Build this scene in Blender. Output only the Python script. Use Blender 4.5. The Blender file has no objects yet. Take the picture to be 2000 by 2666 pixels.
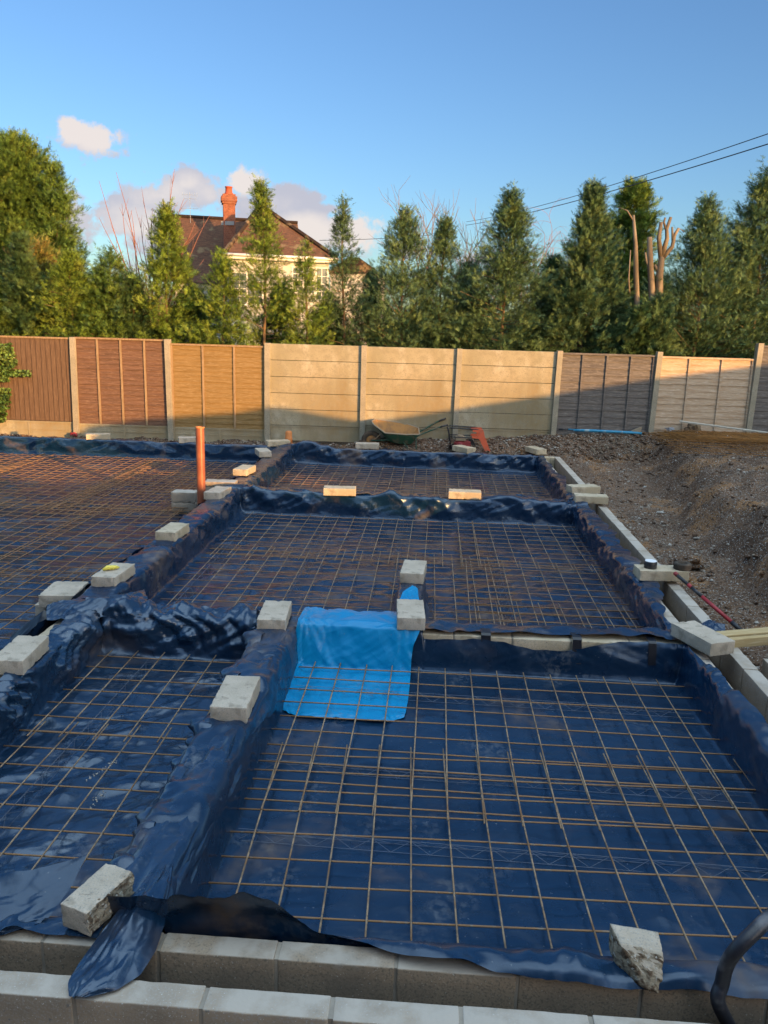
import bpy, math, random
import numpy as np
from mathutils import Vector, Matrix, noise
scene = bpy.context.scene
COL = scene.collection
PI = math.pi
rnd = random.Random(7)

# ------------------------------------------------------------------ camera
F = 2124.5; PIT = math.radians(12.922); YAW = math.radians(3.333); ROLL = math.radians(1.6); CH = 2.568
cp, sp, cy, sy = math.cos(PIT), math.sin(PIT), math.cos(YAW), math.sin(YAW)
fw = Vector((-sy * cp, cy * cp, -sp)); r0 = Vector((cy, sy, 0)); u0 = r0.cross(fw)
RV = r0 * math.cos(ROLL) + u0 * math.sin(ROLL); UV = -r0 * math.sin(ROLL) + u0 * math.cos(ROLL)
cam = bpy.data.cameras.new('camera'); co = bpy.data.objects.new('camera', cam); COL.objects.link(co)
co.matrix_world = Matrix(((RV.x, UV.x, -fw.x, 0), (RV.y, UV.y, -fw.y, 0), (RV.z, UV.z, -fw.z, CH), (0, 0, 0, 1)))
cam.sensor_fit = 'VERTICAL'; cam.sensor_height = 36; cam.sensor_width = 27; cam.lens = F / 2666 * 36
cam.clip_start = .05; cam.clip_end = 5000
scene.camera = co

def ray(px, py):                      # survey helper: photo pixel (2000 x 2666) -> direction
    return fw + RV * ((px - 1000) / F) - UV * ((py - 1333) / F)
def at_z(px, py, z=0.):
    d = ray(px, py); t = (z - CH) / d.z; return Vector((d.x * t, d.y * t, z))
def at_y(px, py, y):
    d = ray(px, py); t = y / d.y; return Vector((d.x * t, y, CH + d.z * t))

# ------------------------------------------------------------------ object helpers
def mesh(name, v, f, mats=None, smooth=False, fm=None):
    me = bpy.data.meshes.new(name)
    me.from_pydata([tuple(p) for p in v], [], f if isinstance(f, list) else f.tolist())
    for m in (mats or []): me.materials.append(m)
    if fm is not None: me.polygons.foreach_set('material_index', list(fm))
    if smooth: me.polygons.foreach_set('use_smooth', [True] * len(me.polygons))
    me.update(); return me
def npmesh(name, V, Fc, mat, smooth=True):
    """fast mesh from numpy verts (n,3) and faces (m,k)"""
    me = bpy.data.meshes.new(name); V = np.asarray(V, dtype=np.float32); Fc = np.asarray(Fc, dtype=np.int32)
    n, k = Fc.shape
    me.vertices.add(len(V)); me.vertices.foreach_set('co', V.ravel())
    me.loops.add(n * k); me.loops.foreach_set('vertex_index', Fc.ravel())
    me.polygons.add(n); me.polygons.foreach_set('loop_start', np.arange(0, n * k, k, dtype=np.int32))
    me.polygons.foreach_set('use_smooth', np.full(n, smooth))
    me.materials.append(mat); me.update(calc_edges=True); me.validate(); return me
def link(name, me, parent=None, loc=None, rot=None):
    o = bpy.data.objects.new(name, me); COL.objects.link(o)
    if parent is not None: o.parent = parent
    if loc is not None: o.location = loc
    if rot is not None: o.rotation_euler = rot
    return o
def tag(o, label, cat, group=None):
    o['label'] = label; o['category'] = cat
    if group: o['group'] = group
    return o
def struct(o): o['kind'] = 'structure'; return o
def thing(name, label, cat, loc=(0, 0, 0), rz=0, group=None):
    o = bpy.data.objects.new(name, None); COL.objects.link(o); o.location = loc; o.rotation_euler = (0, 0, rz)
    o.empty_display_size = .1
    return tag(o, label, cat, group)
class MB:
    def __init__(s): s.v = []; s.f = []
    def quad(s, *p):
        b = len(s.v); s.v += [tuple(q) for q in p]; s.f.append(tuple(range(b, b + len(p)))); return s
    def box(s, x0, x1, y0, y1, z0, z1, M=None):
        b = len(s.v)
        P = [Vector((x, y, z)) for z in (z0, z1) for y in (y0, y1) for x in (x0, x1)]
        if M is not None: P = [M @ p for p in P]
        s.v += [tuple(p) for p in P]
        for q in ((0, 2, 3, 1), (4, 5, 7, 6), (0, 1, 5, 4), (2, 6, 7, 3), (0, 4, 6, 2), (1, 3, 7, 5)): s.f.append(tuple(b + i for i in q))
        return s
    def tube(s, pts, rad, n=6, caps=True):
        pts = [Vector(p) for p in pts]; m = len(pts); b = len(s.v)
        rad = rad if isinstance(rad, (list, tuple)) else [rad] * m
        up = Vector((0, 0, 1)); prev = None
        for i, p in enumerate(pts):
            d = (pts[min(i + 1, m - 1)] - pts[max(i - 1, 0)])
            if d.length < 1e-9: d = Vector((0, 0, 1))
            d.normalize()
            if prev is None:
                a = d.cross(up if abs(d.z) < .95 else Vector((1, 0, 0))).normalized()
            else:
                a = prev - d * prev.dot(d)
                a = a.normalized() if a.length > 1e-6 else d.orthogonal().normalized()
            prev = a; c = d.cross(a)
            for k in range(n):
                t = 2 * PI * k / n; s.v.append(tuple(p + (a * math.cos(t) + c * math.sin(t)) * rad[i]))
        for i in range(m - 1):
            for k in range(n):
                k2 = (k + 1) % n; s.f.append((b + i * n + k, b + i * n + k2, b + (i + 1) * n + k2, b + (i + 1) * n + k))
        if caps:
            s.f.append(tuple(b + k for k in range(n))[::-1]); s.f.append(tuple(b + (m - 1) * n + k for k in range(n)))
        return s
    def lathe(s, prof, n=20, M=None):
        b = len(s.v); m = len(prof)
        for r, z in prof:
            for k in range(n):
                t = 2 * PI * k / n; p = Vector((r * math.cos(t), r * math.sin(t), z)); s.v.append(tuple(M @ p if M is not None else p))
        for i in range(m - 1):
            for k in range(n):
                k2 = (k + 1) % n; s.f.append((b + i * n + k, b + i * n + k2, b + (i + 1) * n + k2, b + (i + 1) * n + k))
        return s
    def poly(s, P, thick, axis='y'):
        """extruded outline; P list of (a,b); axis y: a=x b=z"""
        b = len(s.v); n = len(P)
        for d in (0, thick):
            for a, c in P: s.v.append((a, d, c) if axis == 'y' else ((d, a, c) if axis == 'x' else (a, c, d)))
        s.f.append(tuple(range(b, b + n))); s.f.append(tuple(range(b + 2 * n - 1, b + n - 1, -1)))
        for i in range(n): j = (i + 1) % n; s.f.append((b + i, b + n + i, b + n + j, b + j))
        return s
    def make(s, name, mat, parent=None, smooth=False, loc=None, rot=None):
        return link(name, mesh(name, s.v, s.f, [mat] if mat else None, smooth), parent, loc, rot)

# ------------------------------------------------------------------ numpy noise
_rs = np.random.RandomState(3); PERM = _rs.permutation(4096); GR = _rs.uniform(0, 2 * PI, 4096)
def pn(x, y, seed=0):
    x = np.asarray(x, float); y = np.asarray(y, float); xi = np.floor(x).astype(int); yi = np.floor(y).astype(int)
    xf = x - xi; yf = y - yi
    def g(ix, iy, dx, dy):
        a = GR[PERM[(PERM[(ix + seed * 131) & 4095] + iy * 57 + seed * 17) & 4095]]
        return np.cos(a) * dx + np.sin(a) * dy
    u = xf * xf * xf * (xf * (xf * 6 - 15) + 10); v = yf * yf * yf * (yf * (yf * 6 - 15) + 10)
    a = g(xi, yi, xf, yf); b = g(xi + 1, yi, xf - 1, yf); c = g(xi, yi + 1, xf, yf - 1); d = g(xi + 1, yi + 1, xf - 1, yf - 1)
    return (a + (b - a) * u + (c - a) * v + (a - b - c + d) * u * v) * 1.5
def fbm(x, y, seed=0, o=4):
    r = 0; a = 1.; f = 1.
    for k in range(o): r = r + a * pn(x * f, y * f, seed + k); a *= .5; f *= 2.03
    return r
def rid(x, y, seed=0): return 1 - np.abs(pn(x, y, seed)) * 2.2
def wor(x, y, seed=0):
    x, y = np.broadcast_arrays(np.asarray(x, float), np.asarray(y, float)); xi = np.floor(x).astype(int); yi = np.floor(y).astype(int); m = np.full(x.shape, 9.)
    for i in (-1, 0, 1):
        for j in (-1, 0, 1):
            h = PERM[(PERM[(xi + i + seed * 131) & 4095] + (yi + j) * 57 + seed * 17) & 4095]
            d = (xi + i + GR[h] / (2 * PI) - x) ** 2 + (yi + j + GR[(h + 1733) & 4095] / (2 * PI) - y) ** 2; m = np.minimum(m, d)
    return np.sqrt(m)
def sst(a, b, x):
    t = np.clip((np.asarray(x, float) - a) / (b - a), 0, 1); return t * t * (3 - 2 * t)

# ------------------------------------------------------------------ materials
def mat(name, col, rough=.8, spec=.5, metal=0., nz=None, bump=None, top=None):
    """nz: list of (scale, detail, lo, hi, colour) layers mixed over col; bump: list of (scale, strength, dist)"""
    m = bpy.data.materials.new(name); m.use_nodes = True; nt = m.node_tree; N = nt.nodes; L = nt.links
    b = N['Principled BSDF']; b.inputs['Roughness'].default_value = rough; b.inputs['Metallic'].default_value = metal
    b.inputs['Specular IOR Level'].default_value = spec
    tc = N.new('ShaderNodeTexCoord')
    cur = N.new('ShaderNodeRGB'); cur.outputs[0].default_value = (*col, 1); cur = cur.outputs[0]
    for k, lay in enumerate(nz or []):
        sc, det, lo, hi, c2 = lay[:5]; st = lay[5] if len(lay) > 5 else (1, 1, 1)
        mp = N.new('ShaderNodeMapping'); mp.inputs['Scale'].default_value = st; mp.inputs['Location'].default_value = (k * 3.7, k * 1.3, k * 5.1)
        L.new(tc.outputs['Object'], mp.inputs[0])
        n = N.new('ShaderNodeTexNoise'); n.inputs['Scale'].default_value = sc; n.inputs['Detail'].default_value = det
        L.new(mp.outputs[0], n.inputs[0])
        r = N.new('ShaderNodeMapRange'); r.inputs[1].default_value = lo; r.inputs[2].default_value = hi; r.clamp = True
        L.new(n.outputs[0], r.inputs[0])
        mx = N.new('ShaderNodeMix'); mx.data_type = 'RGBA'; L.new(r.outputs[0], mx.inputs[0]); L.new(cur, mx.inputs[6]); mx.inputs[7].default_value = (*c2, 1)
        cur = mx.outputs[2]
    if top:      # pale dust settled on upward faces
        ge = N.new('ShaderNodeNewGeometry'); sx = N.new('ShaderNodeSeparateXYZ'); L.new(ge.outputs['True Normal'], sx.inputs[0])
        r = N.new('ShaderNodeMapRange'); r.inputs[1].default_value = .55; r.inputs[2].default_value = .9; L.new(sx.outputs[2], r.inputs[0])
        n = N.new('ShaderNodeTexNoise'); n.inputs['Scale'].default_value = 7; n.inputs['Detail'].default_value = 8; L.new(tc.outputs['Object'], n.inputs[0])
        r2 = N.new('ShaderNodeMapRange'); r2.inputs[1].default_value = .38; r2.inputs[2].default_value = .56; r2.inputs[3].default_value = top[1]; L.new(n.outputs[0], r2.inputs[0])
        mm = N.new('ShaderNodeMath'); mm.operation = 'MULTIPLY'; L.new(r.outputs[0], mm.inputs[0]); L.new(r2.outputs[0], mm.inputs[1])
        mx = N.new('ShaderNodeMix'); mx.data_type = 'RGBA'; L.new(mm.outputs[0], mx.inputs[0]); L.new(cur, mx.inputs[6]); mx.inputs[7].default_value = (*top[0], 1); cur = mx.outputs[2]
    L.new(cur, b.inputs['Base Color'])
    prev = None
    for sc, st, di in (bump or []):
        n = N.new('ShaderNodeTexNoise'); n.inputs['Scale'].default_value = sc; n.inputs['Detail'].default_value = 5
        L.new(tc.outputs['Object'], n.inputs[0])
        bp = N.new('ShaderNodeBump'); bp.inputs['Strength'].default_value = st; bp.inputs['Distance'].default_value = di
        L.new(n.outputs[0], bp.inputs['Height'])
        if prev: L.new(prev, bp.inputs['Normal'])
        prev = bp.outputs[0]
    if prev: L.new(prev, b.inputs['Normal'])
    m['_'] = 0
    return m
def poly_mat(name, col, col2, mud, mudamt, rough, bumps, mudcol=(.11, .075, .05), spec=.5, coat=0.):
    m = bpy.data.materials.new(name); m.use_nodes = True; nt = m.node_tree; N = nt.nodes; L = nt.links
    b = N['Principled BSDF']; b.inputs['Specular IOR Level'].default_value = spec
    b.inputs['Specular Tint'].default_value = (.66, .80, 1, 1); b.inputs['Coat Weight'].default_value = coat; b.inputs['Coat Roughness'].default_value = .10
    tc = N.new('ShaderNodeTexCoord')
    def noi(sc, det=4, st=(1, 1, 1), rot=0, dist=0):
        mp = N.new('ShaderNodeMapping'); mp.inputs['Scale'].default_value = st; mp.inputs['Rotation'].default_value = (0, 0, rot)
        L.new(tc.outputs['Object'], mp.inputs[0]); n = N.new('ShaderNodeTexNoise'); n.inputs['Scale'].default_value = sc
        n.inputs['Detail'].default_value = det; n.inputs['Distortion'].default_value = dist; L.new(mp.outputs[0], n.inputs[0]); return n.outputs[0]
    def rng(o, a, c, d=0., e=1.):
        r = N.new('ShaderNodeMapRange'); r.inputs[1].default_value = a; r.inputs[2].default_value = c; r.inputs[3].default_value = d; r.inputs[4].default_value = e
        L.new(o, r.inputs[0]); return r.outputs[0]
    def mx(fac, a, c):
        x = N.new('ShaderNodeMix'); x.data_type = 'RGBA'; L.new(fac, x.inputs[0])
        for k, q in ((6, a), (7, c)):
            if isinstance(q, tuple): x.inputs[k].default_value = (*q, 1)
            else: L.new(q, x.inputs[k])
        return x.outputs[2]
    c = mx(rng(noi(1.3, 5), .4, .62), col, col2)
    mu = rng(noi(mud, 8, dist=.6), .62 - mudamt, .74 - mudamt * .6)
    mu2 = N.new('ShaderNodeMath'); mu2.operation = 'MULTIPLY'; L.new(mu, mu2.inputs[0]); L.new(rng(noi(14, 3), .35, .65, .25, .9), mu2.inputs[1])
    c = mx(mu2.outputs[0], c, mudcol)
    sp_ = rng(noi(55, 3), .70, .76, 0, .6)
    c = mx(sp_, c, (.20, .21, .22))
    du = N.new('ShaderNodeMath'); du.operation = 'MULTIPLY'; L.new(rng(noi(2.4, 9, dist=.3), .56, .72), du.inputs[0]); L.new(rng(noi(28, 4), .45, .62, 0, .42), du.inputs[1])
    c = mx(du.outputs[0], c, (.16, .17, .18))
    L.new(c, b.inputs['Base Color'])
    rr = rng(noi(2.2, 6), .3, .7, rough - .06, rough + .12)
    ra = N.new('ShaderNodeMath'); ra.operation = 'ADD'; ra.use_clamp = True; L.new(rr, ra.inputs[0])
    rm = N.new('ShaderNodeMath'); rm.operation = 'MULTIPLY'; rm.inputs[1].default_value = .35; L.new(mu2.outputs[0], rm.inputs[0]); L.new(rm.outputs[0], ra.inputs[1])
    L.new(ra.outputs[0], b.inputs['Roughness'])
    prev = None
    for sc, st, di, stz in bumps:
        wn = N.new('ShaderNodeTexNoise'); wn.inputs['Scale'].default_value = sc * .7; wn.inputs['Detail'].default_value = 3; L.new(tc.outputs['Object'], wn.inputs[0])
        wm = N.new('ShaderNodeVectorMath'); wm.operation = 'MULTIPLY_ADD'; wm.inputs[1].default_value = (.9 / sc,) * 3; L.new(wn.outputs['Color'], wm.inputs[0]); L.new(tc.outputs['Object'], wm.inputs[2])
        mp = N.new('ShaderNodeMapping'); mp.inputs['Scale'].default_value = stz; mp.inputs['Rotation'].default_value = (0, 0, .5 - 1.1 * (len(str(sc)) % 2)); L.new(wm.outputs[0], mp.inputs[0])
        a2 = N.new('ShaderNodeTexVoronoi'); a2.feature = 'F1'; a2.inputs['Scale'].default_value = sc; L.new(mp.outputs[0], a2.inputs['Vector'])
        bp = N.new('ShaderNodeBump'); bp.inputs['Strength'].default_value = st; bp.inputs['Distance'].default_value = di
        L.new(a2.outputs[0], bp.inputs['Height'])
        if prev: L.new(prev, bp.inputs['Normal'])
        prev = bp.outputs[0]
    L.new(prev, b.inputs['Normal'])
    return m
BUMPS = [(2.6, .35, .026, (1, .28, 1)), (7, .45, .012, (.3, 1, 1)), (21, .35, .004, (1, .45, 1))]
BUMPS2 = [(2.2, .6, .05, (1, .25, 1)), (6, .5, .022, (.3, 1, 1)), (18, .35, .006, (1, .4, 1))]
M_POLY = poly_mat('navy_polythene', (.003, .019, .048), (.005, .024, .058), 1.1, .06, .24, BUMPS, spec=.7, coat=.06)
BUMPS3 = [(2.8, .7, .05, (1, .22, 1)), (7, .6, .02, (.28, 1, 1)), (19, .5, .006, (1, .4, 1))]
M_POLY3 = poly_mat('crumpled_navy_polythene', (.003, .019, .048), (.006, .025, .058), 1.1, .05, .25, BUMPS3, spec=.95, coat=.05)
M_POLY2 = poly_mat('dusty_polythene', (.003, .017, .046), (.006, .023, .056), 1.6, .06, .22, BUMPS2, mudcol=(.13, .09, .06), spec=.7, coat=.08)
M_BLUE = poly_mat('bright_blue_polythene', (.0, .20, .43), (.0, .23, .48), 1.1, -.05, .30, [(3, .6, .04, (1, 1, 1)), (9, .4, .012, (1, 1, 1))])
CB = [(60, .5, .004), (14, .25, .01)]
M_BLOCK = mat('loose_block_concrete', (.51, .43, .34), .93, .2, nz=[(5, 6, .40, .62, (.40, .335, .255)), (11, 7, .56, .68, (.30, .25, .19)), (150, 3, .5, .7, (.31, .29, .25)), (170, 2, .66, .72, (.50, .49, .45)), (45, 3, .68, .72, (.20, .18, .15))], bump=CB)
M_BLOCKY = mat('yellowish_block_concrete', (.54, .445, .32), .93, .2, nz=[(5, 6, .40, .62, (.42, .34, .225)), (11, 7, .56, .68, (.31, .25, .17)), (150, 3, .5, .7, (.32, .28, .22)), (170, 2, .66, .72, (.52, .5, .43)), (45, 3, .68, .72, (.21, .18, .14))], bump=CB)
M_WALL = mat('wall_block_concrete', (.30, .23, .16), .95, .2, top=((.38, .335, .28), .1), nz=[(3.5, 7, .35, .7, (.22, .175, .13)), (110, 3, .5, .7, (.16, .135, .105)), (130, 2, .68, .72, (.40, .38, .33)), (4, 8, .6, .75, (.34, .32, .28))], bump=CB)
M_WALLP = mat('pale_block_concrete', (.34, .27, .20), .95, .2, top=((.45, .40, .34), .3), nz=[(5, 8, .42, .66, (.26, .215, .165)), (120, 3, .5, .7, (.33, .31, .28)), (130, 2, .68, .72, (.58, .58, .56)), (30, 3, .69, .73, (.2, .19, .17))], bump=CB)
M_MORT = mat('mortar', (.33, .29, .235), .95, .2, nz=[(12, 5, .4, .65, (.25, .22, .18))], bump=[(40, .6, .006)])
M_BROKEN = mat('broken_concrete_face', (.30, .25, .18), .97, .15, nz=[(38, 4, .5, .6, (.13, .09, .06)), (60, 2, .62, .68, (.55, .52, .45))], bump=[(35, 1, .02), (90, .6, .006)])
M_RUST = mat('rusty_steel', (.26, .15, .08), .8, .3, nz=[(9, 5, .42, .6, (.30, .165, .075)), (30, 4, .56, .66, (.27, .21, .15))], bump=[(150, .5, .001)])
M_RUST_SUN = mat('sunlight_tinted_rust_steel', (.31, .175, .085), .8, .3, nz=[(6, 5, .42, .62, (.24, .14, .075))])  # rust made paler in colour so the far left grids look sunlit
M_RUSTL = mat('pale_rusty_steel', (.32, .225, .14), .75, .4, nz=[(7, 5, .45, .62, (.19, .105, .05)), (30, 4, .5, .64, (.16, .12, .085))], bump=[(150, .5, .001)])
M_RUSTO = mat('orange_rust_steel', (.30, .14, .04), .85, .2, nz=[(6, 5, .42, .6, (.20, .10, .035))])
M_WIRE = mat('galvanised_wire', (.10, .115, .15), .5, .5, metal=.3)
M_SOIL = mat('dug_soil', (.155, .095, .060), .97, .15, nz=[(1.1, 8, .4, .65, (.095, .060, .040)), (1.7, 6, .54, .64, (.24, .13, .062)), (30, 4, .52, .62, (.066, .042, .030)), (60, 2, .60, .66, (.36, .34, .31))], bump=[(9, .8, .06), (45, .7, .02)])
M_STONE = mat('gravel_stone', (.31, .265, .215), .9, .3, nz=[(2, 3, .4, .6, (.19, .145, .105)), (5, 3, .55, .65, (.47, .44, .39))], bump=[(60, .4, .004)])
M_GRASS = mat('grass_soil', (.06, .062, .02), .95, .2, nz=[(8, 5, .4, .6, (.10, .08, .04))])
M_POST = mat('fence_post_concrete', (.36, .32, .245), .9, .2, nz=[(3, 6, .4, .65, (.27, .245, .185)), (90, 2, .6, .66, (.20, .17, .13))], bump=[(50, .3, .004)])
M_CONC = mat('fence_concrete', (.38, .335, .235), .92, .2, nz=[(1.1, 8, .38, .68, (.27, .24, .155)), (3.5, 6, .50, .74, (.45, .41, .32)), (1.6, 7, .50, .74, (.235, .17, .085), (1, 1, .22)), (9, 7, .48, .74, (.27, .235, .16)), (80, 2, .6, .66, (.22, .19, .14))], bump=[(6, .25, .02), (60, .3, .004)])
def wood(name, a, b, c, st=(1, 1, 12), rough=.8):
    return mat(name, a, rough, .25, nz=[(2.2, 6, .36, .66, b, st), (9, 4, .55, .68, c, st)], bump=[(30, .3, .004)])
ST = (1, 1, 14)
M_W0 = wood('brown_stained_boards', (.125, .078, .050), (.10, .06, .038), (.17, .11, .072), (14, 1, 1))
M_W1 = wood('reddish_brown_boards', (.165, .090, .058), (.11, .062, .042), (.23, .14, .095), ST)
M_W2 = wood('ochre_boards', (.26, .165, .065), (.20, .125, .045), (.32, .225, .115), ST)
M_W6 = wood('weathered_grey_boards', (.155, .137, .125), (.095, .083, .078), (.24, .215, .195), ST)
M_W7 = wood('fresh_pinkish_boards', (.50, .38, .27), (.40, .27, .17), (.60, .49, .38), ST)
M_WB = wood('pale_battens', (.33, .225, .13), (.25, .165, .09), (.40, .29, .18), (14, 14, 1))
M_PLANK = wood('yellow_sawn_timber', (.50, .37, .19), (.42, .29, .13), (.58, .46, .27), (1, 10, 10))
M_GREYPL = wood('pale_grey_timber', (.42, .40, .34), (.34, .31, .26), (.5, .48, .42), (1, 10, 10))
M_RED = mat('red_plastic', (.35, .025, .03), .45, .5, nz=[(8, 4, .5, .7, (.2, .03, .03))])
M_BLK = mat('black_plastic', (.018, .018, .022), .4, .5, nz=[(9, 5, .5, .68, (.06, .055, .055))])
M_HOSE = mat('black_hose_rubber', (.016, .019, .028), .42, .5, nz=[(9, 6, .52, .66, (.11, .11, .12))], bump=[(30, .3, .004)])
M_TAPE = mat('black_tape', (.006, .008, .014), .35, .5, bump=[(20, .3, .004)])
M_WHITE = mat('white_card', (.75, .76, .78), .5, .4)
M_YEL = mat('yellow_plastic', (.75, .62, .10), .5, .4)
M_PIPE = mat('orange_drain_plastic', (.29, .085, .042), .38, .5, nz=[(4, 5, .5, .7, (.42, .15, .07))])
M_PIPE2 = mat('orange_clay_fitting', (.55, .20, .06), .6, .4, nz=[(6, 4, .5, .7, (.40, .16, .06))])
M_GREEN = mat('green_tray_paint', (.018, .075, .050), .5, .4, nz=[(9, 5, .5, .66, (.10, .10, .07))])
M_MUDTRAY = mat('rusty_mud_tray', (.36, .19, .07), .9, .2, nz=[(9, 5, .45, .65, (.22, .13, .07))])
M_TYRE = mat('tyre_rubber', (.06, .05, .04), .9, .2, nz=[(9, 5, .45, .65, (.14, .10, .07))])
M_ORG = mat('orange_red_paint', (.60, .11, .05), .5, .4, nz=[(7, 5, .55, .7, (.35, .12, .07))])
M_DRED = mat('dark_red_engine', (.26, .035, .04), .5, .4, nz=[(7, 5, .55, .7, (.15, .06, .05))])
M_BLUEP = mat('blue_plastic_tube', (.03, .24, .42), .45, .4, nz=[(6, 4, .55, .65, (.25, .38, .45))])
M_FOLP = mat('fawn_debris', (.30, .24, .17), .9, .2)
M_RENDER = mat('cream_render', (.50, .49, .45), .9, .2, nz=[(1, 4, .4, .7, (.43, .42, .38))])
M_WPAINT = mat('white_paint', (.75, .72, .66), .6, .3)
M_GLASS = mat('window_glass', (.06, .08, .11), .08, .8)
M_LEAD = mat('grey_lead', (.22, .23, .25), .6, .4)
M_ALU = mat('aerial_metal', (.5, .5, .5), .4, .5, metal=.7)
M_CABLE = mat('cable_black', (.03, .035, .05), .6, .3)
def tiles(name, c1, c2, mort, sx=1., spots=None, scale=4.5, rough=.9, mw=.012):
    m = bpy.data.materials.new(name); m.use_nodes = True; N = m.node_tree.nodes; L = m.node_tree.links; b = N['Principled BSDF']
    b.inputs['Roughness'].default_value = rough; b.inputs['Specular IOR Level'].default_value = .2
    uv = N.new('ShaderNodeUVMap'); br = N.new('ShaderNodeTexBrick'); L.new(uv.outputs[0], br.inputs[0])
    br.inputs['Color1'].default_value = (*c1, 1); br.inputs['Color2'].default_value = (*c2, 1); br.inputs['Mortar'].default_value = (*mort, 1)
    br.inputs['Scale'].default_value = scale; br.inputs['Mortar Size'].default_value = mw; br.inputs['Row Height'].default_value = .25 if sx > 1 else .35
    br.inputs['Brick Width'].default_value = .5 * sx if sx <= 1 else .75; br.inputs['Bias'].default_value = 0
    tc = N.new('ShaderNodeTexCoord'); n = N.new('ShaderNodeTexNoise'); n.inputs['Scale'].default_value = 2.2; n.inputs['Detail'].default_value = 9; L.new(tc.outputs['Object'], n.inputs[0])
    r = N.new('ShaderNodeMapRange'); r.inputs[1].default_value = .56; r.inputs[2].default_value = .66; L.new(n.outputs[0], r.inputs[0])
    x = N.new('ShaderNodeMix'); x.data_type = 'RGBA'; L.new(r.outputs[0], x.inputs[0]); L.new(br.outputs[0], x.inputs[6]); x.inputs[7].default_value = (*(spots or c2), 1)
    L.new(x.outputs[2], b.inputs['Base Color'])
    bp = N.new('ShaderNodeBump'); bp.inputs['Strength'].default_value = .6; bp.inputs['Distance'].default_value = .02; bp.invert = True
    L.new(br.outputs['Fac'], bp.inputs['Height']); L.new(bp.outputs[0], b.inputs['Normal'])
    return m
M_TILE = tiles('clay_roof_tiles', (.135, .068, .042), (.085, .046, .032), (.03, .02, .016), 2, (.17, .12, .07), 5)
M_BRICK = tiles('chimney_bricks', (.27, .10, .06), (.20, .07, .045), (.26, .20, .15), 1, (.24, .11, .07), 4.5)
M_POT = mat('chimney_pot_clay', (.40, .085, .045), .7, .3, nz=[(6, 4, .5, .7, (.28, .07, .04))])
def leafm(name, a, b, c, tr=.16):
    m = bpy.data.materials.new(name); m.use_nodes = True; N = m.node_tree.nodes; L = m.node_tree.links; bs = N['Principled BSDF']
    bs.inputs['Roughness'].default_value = .62; bs.inputs['Specular IOR Level'].default_value = .25
    tc = N.new('ShaderNodeTexCoord'); cur = None
    n = N.new('ShaderNodeTexNoise'); n.inputs['Scale'].default_value = 2.6; n.inputs['Detail'].default_value = 5; L.new(tc.outputs['Object'], n.inputs[0])
    r = N.new('ShaderNodeValToRGB'); e = r.color_ramp.elements; e[0].position = .36; e[0].color = (*a, 1); e[1].position = .66; e[1].color = (*c, 1)
    k = r.color_ramp.elements.new(.5); k.color = (*b, 1); L.new(n.outputs[0], r.inputs[0])
    n2 = N.new('ShaderNodeTexNoise'); n2.inputs['Scale'].default_value = 11; n2.inputs['Detail'].default_value = 3; L.new(tc.outputs['Object'], n2.inputs[0])
    r2 = N.new('ShaderNodeMapRange'); r2.inputs[1].default_value = .38; r2.inputs[2].default_value = .64; r2.inputs[3].default_value = .5; r2.inputs[4].default_value = 2.3; L.new(n2.outputs[0], r2.inputs[0])
    vm = N.new('ShaderNodeVectorMath'); vm.operation = 'SCALE'; L.new(r.outputs[0], vm.inputs[0]); L.new(r2.outputs[0], vm.inputs['Scale'])
    L.new(vm.outputs[0], bs.inputs['Base Color'])
    t = N.new('ShaderNodeBsdfTranslucent'); L.new(vm.outputs[0], t.inputs[0]); ms = N.new('ShaderNodeMixShader'); ms.inputs[0].default_value = tr
    L.new(bs.outputs[0], ms.inputs[1]); L.new(t.outputs[0], ms.inputs[2]); L.new(ms.outputs[0], N['Material Output'].inputs[0])
    return m
M_LF = [leafm('green_cypress_foliage', (0.046, 0.085, 0.019), (0.076, 0.128, 0.025), (0.117, 0.161, 0.035)),
        leafm('bluish_cypress_foliage', (0.041, 0.080, 0.038), (0.067, 0.112, 0.046), (0.102, 0.144, 0.054)),
        leafm('yellow_green_foliage', (0.067, 0.107, 0.017), (0.107, 0.161, 0.023), (0.157, 0.192, 0.035)),
        leafm('dark_conifer_foliage', (0.026, 0.055, 0.023), (0.046, 0.085, 0.029), (0.073, 0.110, 0.035)),
        leafm('brown_hedge_foliage', (0.152, 0.107, 0.034), (0.112, 0.128, 0.029), (0.173, 0.161, 0.043)),
        leafm('ivy_foliage', (0.046, 0.091, 0.019), (0.086, 0.139, 0.029), (0.152, 0.203, 0.053)),
        leafm('laurel_foliage', (0.102, 0.149, 0.019), (0.163, 0.192, 0.029), (0.204, 0.214, 0.038))]
M_BARK = mat('conifer_bark', (.11, .075, .05), .9, .2, nz=[(12, 5, .4, .65, (.24, .16, .09), (1, 1, .3))], bump=[(40, .5, .01)])
M_CUT = mat('cut_trunk_bark', (.22, .175, .125), .9, .2, nz=[(7, 6, .42, .6, (.11, .085, .06), (1, 1, .25))], bump=[(30, .6, .01)])
M_TWIG = mat('bare_twigs', (.17, .12, .085), .85, .2)
M_TWIGR = mat('reddish_twigs', (.26, .115, .085), .85, .2)
M_TWIGO = mat('orange_twigs', (.33, .19, .09), .85, .2)

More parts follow.
